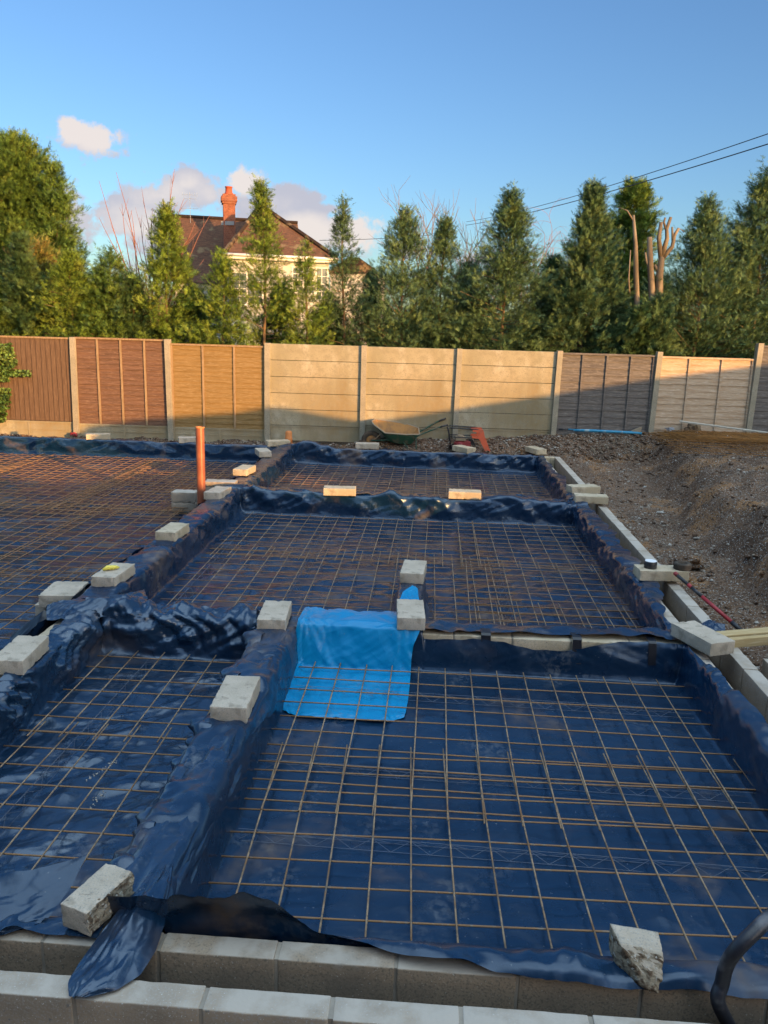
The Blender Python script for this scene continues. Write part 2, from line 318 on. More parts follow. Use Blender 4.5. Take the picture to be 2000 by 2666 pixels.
# ------------------------------------------------------------------ light and sky
SUN_EL = math.radians(7.0); AZ = math.radians(45)         # sun stands behind the camera, to the right
to_sun = Vector((math.sin(AZ) * math.cos(SUN_EL), -math.cos(AZ) * math.cos(SUN_EL), math.sin(SUN_EL)))
sl = bpy.data.lights.new('sun', 'SUN'); sl.energy = 2.9; sl.angle = math.radians(.3); sl.color = (1, .53, .17)
so = bpy.data.objects.new('sun', sl); COL.objects.link(so); so.rotation_euler = to_sun.to_track_quat('Z', 'Y').to_euler(); so.location = to_sun * 60
w = bpy.data.worlds.new('World'); scene.world = w; w.use_nodes = True; N = w.node_tree.nodes; L = w.node_tree.links
bg = N['Background']; sky = N.new('ShaderNodeTexSky'); sky.sky_type = 'NISHITA'; sky.sun_disc = False
sky.sun_elevation = SUN_EL; sky.sun_rotation = math.radians(135); sky.air_density = 1.0; sky.dust_density = .6; sky.ozone_density = 1.6
SKY = .15
bg.inputs[1].default_value = SKY
def build_clouds():
    tc = N.new('ShaderNodeTexCoord'); sx = N.new('ShaderNodeSeparateXYZ'); L.new(tc.outputs['Generated'], sx.inputs[0])
    def M(op, a, b=None, c=None, cl=False):
        n = N.new('ShaderNodeMath'); n.operation = op; n.use_clamp = cl
        for i, q in enumerate((a, b, c)):
            if q is None: continue
            if isinstance(q, (int, float)): n.inputs[i].default_value = q
            else: L.new(q, n.inputs[i])
        return n.outputs[0]
    yy = M('MAXIMUM', sx.outputs[1], .05); U = M('DIVIDE', sx.outputs[0], yy); V = M('DIVIDE', sx.outputs[2], yy)
    front = M('GREATER_THAN', sx.outputs[1], .1)
    cb = N.new('ShaderNodeCombineXYZ'); L.new(U, cb.inputs[0]); L.new(V, cb.inputs[1])
    nz = N.new('ShaderNodeTexNoise'); nz.inputs['Scale'].default_value = 14; nz.inputs['Detail'].default_value = 9; nz.inputs['Roughness'].default_value = .62; L.new(cb.outputs[0], nz.inputs[0])
    # big cumulus pieces low in the north sky: centre u, v, half width, half height, strength, white
    B = [(-.428, .210, .030, .020, 1.35, 1.), (-.405, .200, .040, .024, 1.2, .85), (-.385, .188, .035, .012, .9, .6), (-.300, .152, .045, .022, 1.05, .5), (-.330, .140, .065, .032, 1.2, .5), (-.270, .140, .05, .03, 1.15, .5),
         (-.232, .158, .026, .018, 1.35, 1.), (-.180, .142, .045, .015, 1.0, .15), (-.145, .145, .03, .010, .8, .05), (-.215, .130, .06, .022, 1.05, .4), (-.345, .10, .14, .036, 1.1, .55), (-.095, .102, .045, .026, 1.4, .95), (-.16, .10, .06, .024, 1.2, .8), (-.13, .13, .03, .008, .9, .3),
         (-.46, .11, .09, .04, 1., .5), (-.04, .085, .05, .012, .9, .8), (.05, .075, .06, .010, .6, .7), (.62, .16, .16, .05, .8, .7), (-.9, .22, .2, .07, .9, .6)]
    tot = None; wh = None
    for u, v, a, b, s, k in B:
        du = M('DIVIDE', M('SUBTRACT', U, u), a); dv = M('DIVIDE', M('SUBTRACT', V, v), b)
        d = M('SQRT', M('ADD', M('MULTIPLY', du, du), M('MULTIPLY', dv, dv)))
        g = M('MULTIPLY', M('SUBTRACT', 1.5, d), s * .6)
        g = M('MAXIMUM', g, 0)
        tot = g if tot is None else M('MAXIMUM', tot, g)
        # lit from above: each puff pales towards its top
        q = M('MULTIPLY', g, M('ADD', k * 1.25, M('MULTIPLY', dv, .22)))
        wh = q if wh is None else M('MAXIMUM', wh, q)
    dn = M('ADD', tot, M('MULTIPLY', M('SUBTRACT', nz.outputs[0], .52), 3.6))
    r = N.new('ShaderNodeMapRange'); r.interpolation_type = 'SMOOTHSTEP'; r.inputs[1].default_value = .22; r.inputs[2].default_value = .60; L.new(dn, r.inputs[0])
    msk = M('MULTIPLY', M('MULTIPLY', r.outputs[0], front), M('GREATER_THAN', tot, .001))
    msk = M('MULTIPLY', msk, .93)
    sh = N.new('ShaderNodeMapRange'); sh.interpolation_type = 'SMOOTHSTEP'; sh.inputs[1].default_value = .25; sh.inputs[2].default_value = .85; L.new(M('ADD', wh, M('MULTIPLY', M('SUBTRACT', nz.outputs[0], .5), .9)), sh.inputs[0])
    cm = N.new('ShaderNodeMix'); cm.data_type = 'RGBA'; L.new(sh.outputs[0], cm.inputs[0])
    cm.inputs[6].default_value = (*CLD, 1); cm.inputs[7].default_value = (*CLW, 1)
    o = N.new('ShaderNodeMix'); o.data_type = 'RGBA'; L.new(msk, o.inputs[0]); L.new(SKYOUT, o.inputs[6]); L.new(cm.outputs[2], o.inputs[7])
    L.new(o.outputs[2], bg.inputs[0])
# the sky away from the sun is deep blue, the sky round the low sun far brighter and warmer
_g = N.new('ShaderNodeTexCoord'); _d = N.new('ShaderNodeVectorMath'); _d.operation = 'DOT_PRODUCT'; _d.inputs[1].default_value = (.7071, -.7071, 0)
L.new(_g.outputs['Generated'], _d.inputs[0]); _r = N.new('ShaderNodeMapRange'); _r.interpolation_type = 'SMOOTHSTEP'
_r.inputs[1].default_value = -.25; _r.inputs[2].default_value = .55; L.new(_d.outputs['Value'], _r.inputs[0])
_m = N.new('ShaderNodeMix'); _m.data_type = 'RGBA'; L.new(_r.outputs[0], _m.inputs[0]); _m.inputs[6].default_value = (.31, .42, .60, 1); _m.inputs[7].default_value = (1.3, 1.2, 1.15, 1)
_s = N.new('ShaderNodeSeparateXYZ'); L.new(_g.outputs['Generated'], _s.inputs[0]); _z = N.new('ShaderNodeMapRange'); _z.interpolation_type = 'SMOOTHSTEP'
_z.inputs[1].default_value = .70; _z.inputs[2].default_value = .97; L.new(_s.outputs[2], _z.inputs[0])     # added zenith boost, out of view, brightens upward faces
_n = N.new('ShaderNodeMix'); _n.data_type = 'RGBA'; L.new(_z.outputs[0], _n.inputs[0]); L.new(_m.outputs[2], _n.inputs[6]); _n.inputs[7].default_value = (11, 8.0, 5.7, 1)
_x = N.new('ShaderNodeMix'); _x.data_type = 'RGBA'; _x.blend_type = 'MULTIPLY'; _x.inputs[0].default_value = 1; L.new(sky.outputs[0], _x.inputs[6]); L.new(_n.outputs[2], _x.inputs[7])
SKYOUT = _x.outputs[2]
EXPO = 1.6
CLW = tuple(c * .92 / (SKY * 2 ** EXPO) for c in (.97, .86, .80)); CLD = tuple(c / (SKY * 2 ** EXPO) for c in (.56, .55, .63))
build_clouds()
vs = scene.view_settings; vs.view_transform = 'Standard'; vs.look = 'None'; vs.gamma = 1; vs.exposure = EXPO
scene.render.engine = 'CYCLES'

# ================================================================== GROUND
FX0, FX1, FY0, FY1 = -12.0, 2.36, 2.38, 15.5
def fence_y(x): return 16.2 + .03 * x
def gz(x, y):
    x = np.asarray(x, float); y = np.asarray(y, float)
    n = fbm(x * .9, y * .9, 5, 5) * .055 + (fbm(x * 4, y * 4, 9, 3) - np.abs(pn(x * 2.3, y * 2.3, 12))) * .026
    toe = 3.22 + .085 * (y - 7.6) + .25 * pn(y * .5, y * 0 + 3, 4)
    b = sst(0, 1, (x - toe + .12 * pn(x * 3, y * 3, 41)) / .62)
    far = sst(12, 15.6, y) * .22
    h = -.07 + far + b * (.60 + .12 * pn(x * .6, y * .45, 8)) * (1 - .25 * far / .22)
    # the strip by the back fence
    back = .20 + .36 * sst(-3.5, 4, x)
    k = sst(15.45, 16.15, y + .2 * pn(x * 1.3, x * 0, 6))
    k2 = sst(3.2, 4.6, x)
    h = h + .18 * b * sst(12.5, 9, y) * 1.0
    h = h * (1 - k) + (back * (1 - k2) + np.maximum(h, back + .08) * k2) * k
    h = h + n * (1 + .9 * b)
    farout = sst(17.5, 24, y)
    h = h * (1 - farout) + .25 * farout
    big = sst(25, 60, np.hypot(x, y)); h = h * (1 - big) + .2 * big
    front = sst(2.2, -2, y); h = h * (1 - front) - .30 * front
    inside = (x > FX0) & (x < FX1) & (y > FY0) & (y < FY1)
    return np.where(inside, -.42, h)
def axis(*seg):
    r = [seg[0][0]]
    for a, b, st in seg: r += list(np.linspace(a, b, max(2, int(round((b - a) / st)) + 1))[1:])
    return np.array(r)
gx = axis((-900, -60, 120), (-60, -14, 4), (-14, 2.2, .12), (2.2, 7.5, .055), (7.5, 14, .3), (14, 60, 4), (60, 900, 120))
gy = axis((-300, -20, 70), (-20, 2, 1.5), (2, 5, .12), (5, 17.6, .07), (17.6, 24, .5), (24, 80, 5), (80, 1500, 120))
GX, GY = np.meshgrid(gx, gy); GZ = gz(GX, GY)
def gridfaces(nx, ny):
    i = np.arange(ny - 1)[:, None] * nx + np.arange(nx - 1)[None]; i = i.ravel()
    return np.stack([i, i + 1, i + nx + 1, i + nx], 1)
g = link('ground', npmesh('ground', np.stack([GX, GY, GZ], -1).reshape(-1, 3), gridfaces(len(gx), len(gy)), M_SOIL)); struct(g)

# stones and clods
def rock_tpl(seed):
    r = np.random.RandomState(seed); t = (1 + 5 ** .5) / 2
    V = np.array([(-1, t, 0), (1, t, 0), (-1, -t, 0), (1, -t, 0), (0, -1, t), (0, 1, t), (0, -1, -t), (0, 1, -t), (t, 0, -1), (t, 0, 1), (-t, 0, -1), (-t, 0, 1)], float)
    V /= np.linalg.norm(V[0]); V *= r.uniform(.7, 1.15, (12, 1)) * np.array([1, .75, .55])
    Fc = np.array([(0, 11, 5), (0, 5, 1), (0, 1, 7), (0, 7, 10), (0, 10, 11), (1, 5, 9), (5, 11, 4), (11, 10, 2), (10, 7, 6), (7, 1, 8), (3, 9, 4), (3, 4, 2), (3, 2, 6), (3, 6, 8), (3, 8, 9), (4, 9, 5), (2, 4, 11), (6, 2, 10), (8, 6, 7), (9, 8, 1)])
    return V, Fc
def scatter(name, P, S, mat, seed, label, cat):
    r = np.random.RandomState(seed); Vs = []; Fs = []; b = 0; T = [rock_tpl(k) for k in range(6)]
    for p, s in zip(P, S):
        V, Fc = T[r.randint(6)]; a = r.uniform(0, 2 * PI); tl = r.uniform(-.4, .4); c, q = math.cos(a), math.sin(a)
        R = np.array([[c, -q, 0], [q, c, 0], [0, 0, 1]]) @ np.array([[1, 0, 0], [0, math.cos(tl), -math.sin(tl)], [0, math.sin(tl), math.cos(tl)]])
        Vs.append(V @ R.T * s + p); Fs.append(Fc + b); b += 12
    o = link(name, npmesh(name, np.concatenate(Vs), np.concatenate(Fs), mat, False)); tag(o, label, cat); o['kind'] = 'stuff'; return o
rs = np.random.RandomState(11)
N1 = 9000; x = rs.uniform(2.45, 6.9, N1); y = rs.uniform(3.5, 16.3, N1)
dens = pn(x * .9, y * .7, 21) + .5 * pn(x * 3, y * 3, 22) + .5 * sst(4.8, 3.2, x) - .12
ok = dens > rs.uniform(-.5, .75, N1); x = x[ok]; y = y[ok]
ok2 = (x < 3.6) | (rs.rand(len(x)) < .45); x = x[ok2]; y = y[ok2]
S = .008 + .03 * rs.power(.45, len(x)) ** 2 * 1.0 + .004 * rs.rand(len(x))
N2 = 7000; x4 = rs.uniform(2.45, 6.9, N2); y4 = rs.uniform(3.5, 16.3, N2); x = np.r_[x, x4]; y = np.r_[y, y4]; S = np.r_[S, .004 + .011 * rs.rand(N2)]
scatter('gravel', np.stack([x, y, gz(x, y) + S * .2], -1), S, M_STONE, 1, 'pale flint gravel strewn over the dug soil beside the outer block wall', 'gravel')
x = rs.uniform(-9, 4, 3200); y = fence_y(x) - .05 - rs.uniform(0, .62, 3200) ** 1.0; S = .010 + .028 * rs.rand(3200) ** 3
scatter('rubble', np.stack([x, y, gz(x, y) + S * .3], -1), S, M_STONE, 2, 'small stones and rubble in the dark strip along the foot of the back fence', 'rubble')
x = rs.uniform(-9, 7, 3200); y = fence_y(x) - .03 - rs.uniform(0, .75, 3200); S = .018 + .05 * rs.rand(3200) ** 3
x2 = rs.uniform(2.5, 7, 2600); y2 = rs.uniform(4, 16.2, 2600); S2 = .012 + .05 * rs.rand(2600) ** 4
x = np.r_[x, x2]; y = np.r_[y, y2]; S = np.r_[S, S2]
scatter('soil_clods', np.stack([x, y, gz(x, y) + S * .2], -1), S, M_SOIL, 3, 'dark crumbled soil clods along the fence and over the bank', 'soil')

# ================================================================== BLOCK WORK
def lattice_block(Lx, Ly, Lz, r=.006, cell=.035, amp=.0018, seed=0, chip=.5):
    """rounded rough concrete block; returns verts, quads (centre at origin of its base)"""
    def ax(n): 
        k = max(1, int(round((n - 2 * r) / cell))); return np.concatenate([[-n / 2, -n / 2 + r * .5], np.linspace(-n / 2 + r, n / 2 - r, k + 1), [n / 2 - r * .5, n / 2]])
    A, B, C = ax(Lx), ax(Ly), ax(Lz); na, nb, nc = len(A), len(B), len(C)
    idx = -np.ones((na, nb, nc), int); I, J, K = np.meshgrid(range(na), range(nb), range(nc), indexing='ij')
    sh = (I == 0) | (I == na - 1) | (J == 0) | (J == nb - 1) | (K == 0) | (K == nc - 1)
    idx[sh] = np.arange(sh.sum()); P = np.stack([A[I[sh]], B[J[sh]], C[K[sh]]], -1)
    h = np.array([Lx, Ly, Lz]) / 2 - r; q = np.clip(P, -h, h); d = P - q; ln = np.linalg.norm(d, axis=1, keepdims=True)
    P = q + np.where(ln > 1e-9, d / np.maximum(ln, 1e-9) * r, 0)
    edge = (np.abs(P) > h - .012).sum(1) >= 2
    nx = pn(P[:, 0] * 30 + seed, P[:, 1] * 30 + P[:, 2] * 17, seed) * amp
    nd = P / np.maximum(np.linalg.norm(P, axis=1, keepdims=True), 1e-6)
    ch = np.maximum(0, pn(P[:, 0] * 22 + seed * 3.1, P[:, 1] * 22 - P[:, 2] * 31, seed + 7) - .15) * edge * .014 * chip
    P = P + nd * (nx - ch)[:, None] + np.array([0, 0, Lz / 2])
    Fs = []
    def add(S, flip):
        a, b = S[:-1, :-1], S[1:, :-1]; c, d_ = S[1:, 1:], S[:-1, 1:]
        Q = np.stack([a, b, c, d_], -1).reshape(-1, 4); Fs.append(Q[:, ::-1] if flip else Q)
    add(idx[:, :, 0], True); add(idx[:, :, -1], False); add(idx[:, 0, :], False); add(idx[:, -1, :], True); add(idx[0, :, :], True); add(idx[-1, :, :], False)
    return P, np.concatenate(Fs)
def block_wall(name, label, x0, x1, y0, y1, ztop, mt, courses=((.215, .0),), axis='x', bl=.45, off=0., seed=0, topw=None):
    """wall of laid blocks with recessed mortar; one thing with blocks and mortar as parts"""
    t = thing(name, label, 'block wall', ((x0 + x1) / 2, (y0 + y1) / 2, 0)); cx, cy_ = (x0 + x1) / 2, (y0 + y1) / 2
    Lw = (x1 - x0) if axis == 'x' else (y1 - y0); W = (y1 - y0) if axis == 'x' else (x1 - x0)
    Vs = []; Fs = []; b = 0; z = ztop; k = 0; rr = random.Random(seed)
    zb = ztop
    for h, o in courses:
        z = zb - h; s = -Lw / 2 - ((off + o) % bl)
        while s < Lw / 2 - .01:
            a = max(s + .006, -Lw / 2); e = min(s + bl - .006, Lw / 2)
            if e - a > .04:
                P, Q = lattice_block(e - a, W, h - .012, .006, .05, .0016, seed * 7 + k, .6)
                P = P + np.array([(a + e) / 2, rr.uniform(-.0025, .0025), z + rr.uniform(-.002, .002)])
                if axis == 'y': P = np.stack([-P[:, 1], P[:, 0], P[:, 2]], -1)
                Vs.append(P); Fs.append(Q + b); b += len(P); k += 1
            s += bl
        zb = z
    link('blocks', npmesh('blocks', np.concatenate(Vs), np.concatenate(Fs), mt), t)
    m = MB(); e = .006
    if axis == 'x': m.box(-Lw / 2 + e, Lw / 2 - e, -W / 2 + e, W / 2 - e, zb, ztop - .016)
    else: m.box(-W / 2 + e, W / 2 - e, -Lw / 2 + e, Lw / 2 - e, zb, ztop - .016)
    m.make('mortar', M_MORT, t)
    return t
ZT = .24
C3 = ((.22, 0), (.22, .225), (.22, 0))
block_wall('block_wall', 'inner front block wall nearest the camera but one, brown faces with thick mortar joints', -4.4, 2.10, 2.59, 2.69, ZT, M_WALL, C3, 'x', .453, .19, 1)
block_wall('block_wall', 'outer front block wall across the very bottom of the picture, pale whitish top', -4.4, 2.30, 2.335, 2.44, .245, M_WALLP, C3, 'x', .453, .455 - .05, 2)
block_wall('block_wall', 'right outer block wall running back between the blue sheeting and the gravel', 2.29, 2.40, 2.0, 15.45, ZT, M_WALLP, ((.22, 0), (.22, .2)), 'y', .453, 0, 3)
block_wall('block_wall', 'right inner block wall, mostly under blue sheeting, beside the outer wall', 2.0, 2.10, 2.70, 15.2, ZT, M_WALLP, ((.22, 0), (.22, .2)), 'y', .453, .1, 4)
block_wall('block_wall', 'low cross wall of bare blocks behind the nearest right cell, black tape straps over it', -2.62, 1.995, 6.0, 6.215, ZT, M_BLOCKY, ((.105, 0), (.11, .22), (.22, .22)), 'x', .453, .33, 5)
block_wall('block_wall', 'sheeted dividing wall between the two nearest cells', -1.25, -1.03, 2.70, 5.99, ZT, M_WALL, ((.22, 0), (.22, .2)), 'y', .453, .1, 6)
block_wall('block_wall', 'long sheeted wall between the big left area and the right hand cells', -2.93, -2.70, 6.22, 15.2, ZT, M_WALL, ((.22, 0), (.22, .2)), 'y', .453, .1, 7)
block_wall('block_wall', 'sheeted wall left of the nearest left cell with a bare yellowish top block', -2.90, -2.64, 2.70, 6.21, ZT, M_BLOCKY, ((.22, 0), (.22, .2)), 'y', .453, .3, 8)
block_wall('block_wall', 'cross wall under crumpled black sheeting between the middle and far cells', -2.69, 1.995, 11.0, 11.21, ZT, M_WALL, ((.22, 0), (.22, .2)), 'x', .453, .1, 9)
block_wall('block_wall', 'back block wall of the right hand far cell in front of the soil strip', -2.69, 2.28, 15.25, 15.46, ZT, M_BLOCKY, ((.22, 0), (.22, .2)), 'x', .453, .1, 10)
wl = block_wall('block_wall', 'back block wall of the big left area below the wooden fence panels', -12.0, -2.70, 15.25, 15.45, ZT, M_BLOCKY, ((.22, 0), (.22, .2)), 'x', .453, .1, 11)
block_wall('block_wall', 'short wall stub in the middle cell carrying two loose blocks', -.25, -.04, 6.22, 7.62, ZT, M_WALL, ((.22, 0), (.22, .2)), 'y', .453, .1, 12)
block_wall('block_wall', 'far outer block wall just entering at the right edge beyond the timber', 2.60, 2.71, 3.5, 6.05, .16, M_WALLP, ((.22, 0), (.22, .2)), 'y', .453, .1, 13)

# ================================================================== SHEETING
def blockmask(X, Y, pts, r=.30):
    m = np.ones_like(X)
    for (a, b) in pts: m = np.minimum(m, sst(r * .55, r, np.hypot(X - a, Y - b)))
    return m
def lining(name, label, xl, xr, yf, yb, lim, seed, mt, cell=.026, af=.012, aw=.035, at=.022, flats=(), zf=-.058, ztop=.252, flapf=None, slope=.05, cat='plastic sheeting', foldf=3.2, peaks=(), topw=None):
    """one sheet of polythene lining a walled cell: floor, up the walls and over their tops.
    lim: dict l/r/f/b -> function(s) arc length beyond the floor corner"""
    LM = {k: (v if callable(v) else (lambda s, v=v: np.full_like(s, v))) for k, v in lim.items()}
    mx = {'l': .62, 'r': .62, 'f': .62, 'b': .62}
    TW = dict(l=.24, r=.24, f=.24, b=.24); TW.update(topw or {})
    def side(d, tw=.24):     # arc length -> inset (positive into the cell), z
        D = np.array([0, .09, .14, .14 + (ztop - zf) - .06, .14 + (ztop - zf) - .01, .14 + (ztop - zf) + .04, .14 + (ztop - zf) + tw, .14 + (ztop - zf) + tw + .06, .14 + (ztop - zf) + tw + .36])
        O = np.array([slope + .11, slope + .025, slope + .008, .022, .008, -.03, -tw + .005, -tw - .03, -tw - .045]); Z = np.array([zf, zf + .008, zf + .04, ztop - .03, ztop - .004, ztop, ztop, ztop - .03, ztop - .32])
        return np.interp(d, D, O), np.interp(d, D, Z)
    ns = 26 if cell < .03 else 18
    fx = int((xr - xl) / cell); fy = int((yb - yf) / cell)
    tl = -np.linspace(1, 0, ns, endpoint=False); tr = np.linspace(0, 1, ns + 1)[1:]
    U = np.concatenate([tl, np.linspace(0, 1, fx + 1), 1 + tr]); Vv = np.concatenate([tl, np.linspace(0, 1, fy + 1), 1 + tr])
    UU, VV = np.meshgrid(U, Vv)
    inset = slope + .11
    fxa = xl + inset; fxb = xr - inset; fya = yf + inset; fyb = yb - inset
    Xc = fxa + np.clip(UU, 0, 1) * (fxb - fxa); Yc = fya + np.clip(VV, 0, 1) * (fyb - fya)
    X = Xc.copy(); Y = Yc.copy(); Z = np.full_like(X, zf); dW = np.zeros_like(X)
    NX = np.zeros_like(X); NY = np.zeros_like(X); NZ = np.ones_like(X); al = np.zeros_like(X)
    for key, sel, par in (('l', UU < 0, -UU), ('r', UU > 1, UU - 1), ('f', VV < 0, -VV), ('b', VV > 1, VV - 1)):
        s = Yc if key in 'lr' else Xc
        d = np.where(sel, par, 0) * LM[key](s)
        o, z = side(d, TW[key])
        if key == 'l': X = np.where(sel, xl + o, X)
        if key == 'r': X = np.where(sel, xr - o, X)
        if key == 'f':
            if flapf is not None:
                k = flapf(s); o2 = np.interp(d, [0, .09, .14, .14 + .30, .14 + .42, 1], [slope + .11, slope + .025, slope + .008, .03, .0, -.05]); z2 = np.interp(d, [0, .09, .14, .14 + .42, 1], [zf, zf + .008, zf + .04, zf + .43, zf + .50])
                o = o * (1 - k) + o2 * k; z = z * (1 - k) + z2 * k
            Y = np.where(sel, yf + o, Y)
        if key == 'b': Y = np.where(sel, yb - o, Y)
        Z = np.where(sel, np.maximum(Z, z), Z)
        wall = sst(.05, .14, d) * (1 - sst(.14 + (ztop - zf) - .03, .14 + (ztop - zf) + .05, d)); 
        dW = np.maximum(dW, sst(.0, .15, d)); al = np.maximum(al, np.where(sel, wall, 0))
        n = {'l': (1, 0), 'r': (-1, 0), 'f': (0, 1), 'b': (0, -1)}[key]
        NX += wall * n[0] * sel; NY += wall * n[1] * sel
    NZ = 1 - al * .75
    ln = np.sqrt(NX ** 2 + NY ** 2 + NZ ** 2); NX /= ln; NY /= ln; NZ /= ln
    # crumple: sharp creases from ridged noise, folds running up the walls
    S = X * 1.0; wx = X + .12 * pn(X * 2.2, Y * 2.2, seed + 1); wy = Y + .12 * pn(X * 2.2 + 9, Y * 2.2, seed + 2)
    r1 = wx * .82 + wy * .57; r2 = -wx * .57 + wy * .82; q1 = wx * .6 - wy * .8; q2 = wx * .8 + wy * .6
    fl = .66 * wor(r1 * .75, r2 * 3.2, seed + 3) * 1.5 + .42 * wor(q1 * 1.3, q2 * 5.2, seed + 4) * 1.5 + .24 * wor(r1 * 4 + wy, r2 * 11, seed + 5) * 1.5
    # coordinate along the wall and across it
    xs = (UU < 0) | (UU > 1); sa = np.where(xs, Y, X); hz = Z + np.where(xs, np.abs(X - Xc), np.abs(Y - Yc)) * .6
    sk = sa + .9 * hz * pn(sa * .9, sa * 0 + 4, seed + 6) + .25 * pn(sa * 1.1, hz * 3, seed + 7)
    k1 = sk + hz * 1.1; k2 = sk - hz * 1.5
    fo = .70 * wor(k1 * foldf, hz * .9 + sk * .4, seed + 8) * 1.6 + .46 * wor(k2 * foldf * 1.9, hz * 1.6, seed + 9) * 1.6 + .22 * wor(k1 * foldf * 4.6, hz * 4, seed + 10) * 1.6
    fm = flats and blockmask(X, Y, flats) if flats else 1.
    topz = sst(.2, .25, Z) * (1 - al)
    low = 1 - .65 * sst(.1, .0, Z)
    D_ = af * (fl - .75) * (1 - dW) + aw * np.clip(fo - .45, -.35, 2) * al * low * (.25 + .75 * fm) + at * np.clip(fo + .35 * fl - .75, 0, 2) * topz * fm
    D_ = np.where(topz > 0, np.maximum(D_, 0), D_)
    # general random lift, corners sag
    for (a, b, r, hgt) in peaks:
        q = np.exp(-((X - a) ** 2 + (Y - b) ** 2) / r ** 2); Z = Z + q * hgt * (.6 + .4 * np.clip(fo, 0, 1.5)) * dW
    X = X + NX * D_; Y = Y + NY * D_; Z = Z + NZ * D_
    ny, nx = X.shape
    return link(name, npmesh(name, np.stack([X, Y, Z], -1).reshape(-1, 3), gridfaces(nx, ny), mt))
H_ = .14 + .31          # arc length at the wall's top edge
wv = lambda a, f, sd, base: (lambda s: base + a * pn(s * f, s * 0 + 1.7, sd) + a * .5 * pn(s * f * 3.1, s * 0 + 5, sd + 1))
fl_A = [(-1.15, 4.62), (-1.18, 6.1), (-1.28, 2.75)]
o = lining('plastic_sheeting', '', -1.03, 2.0, 2.69, 6.0,
           {'l': wv(.05, 1.3, 31, H_ + .38), 'r': lambda s: H_ - .02 + .10 * sst(6.2, 5.0, s) + .02 * pn(s * 3, s * 0, 33),
            'b': lambda s: np.where(s > -.02, H_ - .085 + .045 * np.sin(s * 4.6 + .3) * sst(0, .8, s) + .06 * sst(1.0, 2, s) + .012 * pn(s * 9, s * 0, 35), H_ + .1),
            'f': lambda s: .58 - .13 * sst(-.62, -.36, s) + .10 * sst(-.36, .1, s) + .05 * sst(.1, .5, s)}, 40, M_POLY, topw=dict(f=.105, r=.105),
           cell=.020, af=.010, aw=.024, at=.050, flats=fl_A + [(1.7, 2.65), (-.85, 6.05), (-.6, 6.05), (-.35, 6.05), (-.1, 6.05), (-.85, 5.95), (-.6, 5.95), (-.35, 5.95), (-.1, 5.95)], flapf=lambda s: 1 - sst(-.55, -.22, s), foldf=2.4)
tag(o, 'flat navy blue sheeting lining the nearest right cell under the rebar grid', 'plastic sheeting')
o = lining('plastic_sheeting', '', -2.64, -1.25, 2.69, 6.0, {'l': wv(.07, 1.5, 51, H_ + .12), 'r': wv(.01, 1.5, 52, H_ + .05), 'b': wv(.05, 2.5, 53, H_ + .2), 'f': lambda s: H_ + .19 + .05 * pn(s * 3, s * 0, 54) - .1 * sst(-1.7, -1.5, s)}, 60, M_POLY3, topw=dict(f=.105),
           cell=.016, af=.042, aw=.10, at=.055, flats=[(-2.78, 5.08), (-1.15, 4.62), (-1.28, 2.70)], foldf=4.0, peaks=[(-2.5, 6.05, .25, .10), (-1.9, 6.1, .3, .04), (-1.45, 6.1, .15, .05)])
tag(o, 'heavily crumpled glossy blue sheeting in the nearest left cell', 'plastic sheeting')
flM = [(-2.84, 6.99), (-2.83, 8.6), (-2.9, 10.75), (-1.29, 11.1), (.47, 11.15), (2.28, 11.28), (2.3, 7.75), (-.13, 6.3), (-.15, 7.45), (-1.18, 6.1), (2.2, 6.1)]
o = lining('plastic_sheeting', '', -2.70, 2.0, 6.215, 11.0, {'l': wv(.05, 1., 71, H_ + .40), 'r': lambda s: H_ + .13 + .05 * np.abs(pn(s * 2.6, s * 0, 72)) * 2 - .13 * sst(7.2, 6.8, s), 'b': wv(.05, 2, 73, H_ + .2),
           'f': lambda s: np.where(s > -.2, H_ + .215 - .06 * sst(.2, 1.6, s) + .018 * pn(s * 4, s * 0, 74), H_ + .18)}, 80, M_POLY2,
           cell=.028, af=.030, aw=.060, at=.034, flats=flM, foldf=2.6, peaks=[(-2.55, 10.9, .35, .07), (-.55, 11.1, .16, .09), (1.1, 11.1, .35, .07), (-1.7, 11.1, .3, .04)])
tag(o, 'creased dark blue sheeting lining the long middle cell', 'plastic sheeting')
o = lining('plastic_sheeting', '', -2.70, 2.0, 11.21, 15.25, {'l': wv(.05, 1., 91, H_ + .40), 'r': wv(.08, 1.5, 92, H_ + .10), 'b': wv(.06, 1.2, 93, H_ + .05), 'f': wv(.04, 2, 94, H_ + .15)}, 100, M_POLY2,
           cell=.036, af=.018, aw=.075, at=.03, flats=[(-2.95, 12.3), (-2.93, 14.1), (-1.25, 15.45), (.6, 15.5), (2.15, 15.5), (2.3, 11.9), (-1.29, 11.1), (.47, 11.15)], foldf=1.9, peaks=[(-2.4, 15.25, .4, .10)])
tag(o, 'dark blue sheeting lining the far right cell in front of the wheelbarrow', 'plastic sheeting')
o = lining('plastic_sheeting', '', -12.0, -2.93, 2.4, 15.25, {'l': .3, 'r': wv(.02, 1., 111, H_ - .03), 'b': wv(.05, .8, 113, H_ + .04), 'f': .3}, 120, M_POLY2,
           cell=.042, af=.036, aw=.07, at=.03, flats=[(-2.84, 6.99), (-2.83, 8.6), (-2.9, 10.75), (-2.95, 12.3), (-2.93, 14.1)], foldf=1.6)
tag(o, 'wide blue sheeting covering the big left area under layered rebar grids', 'plastic sheeting')

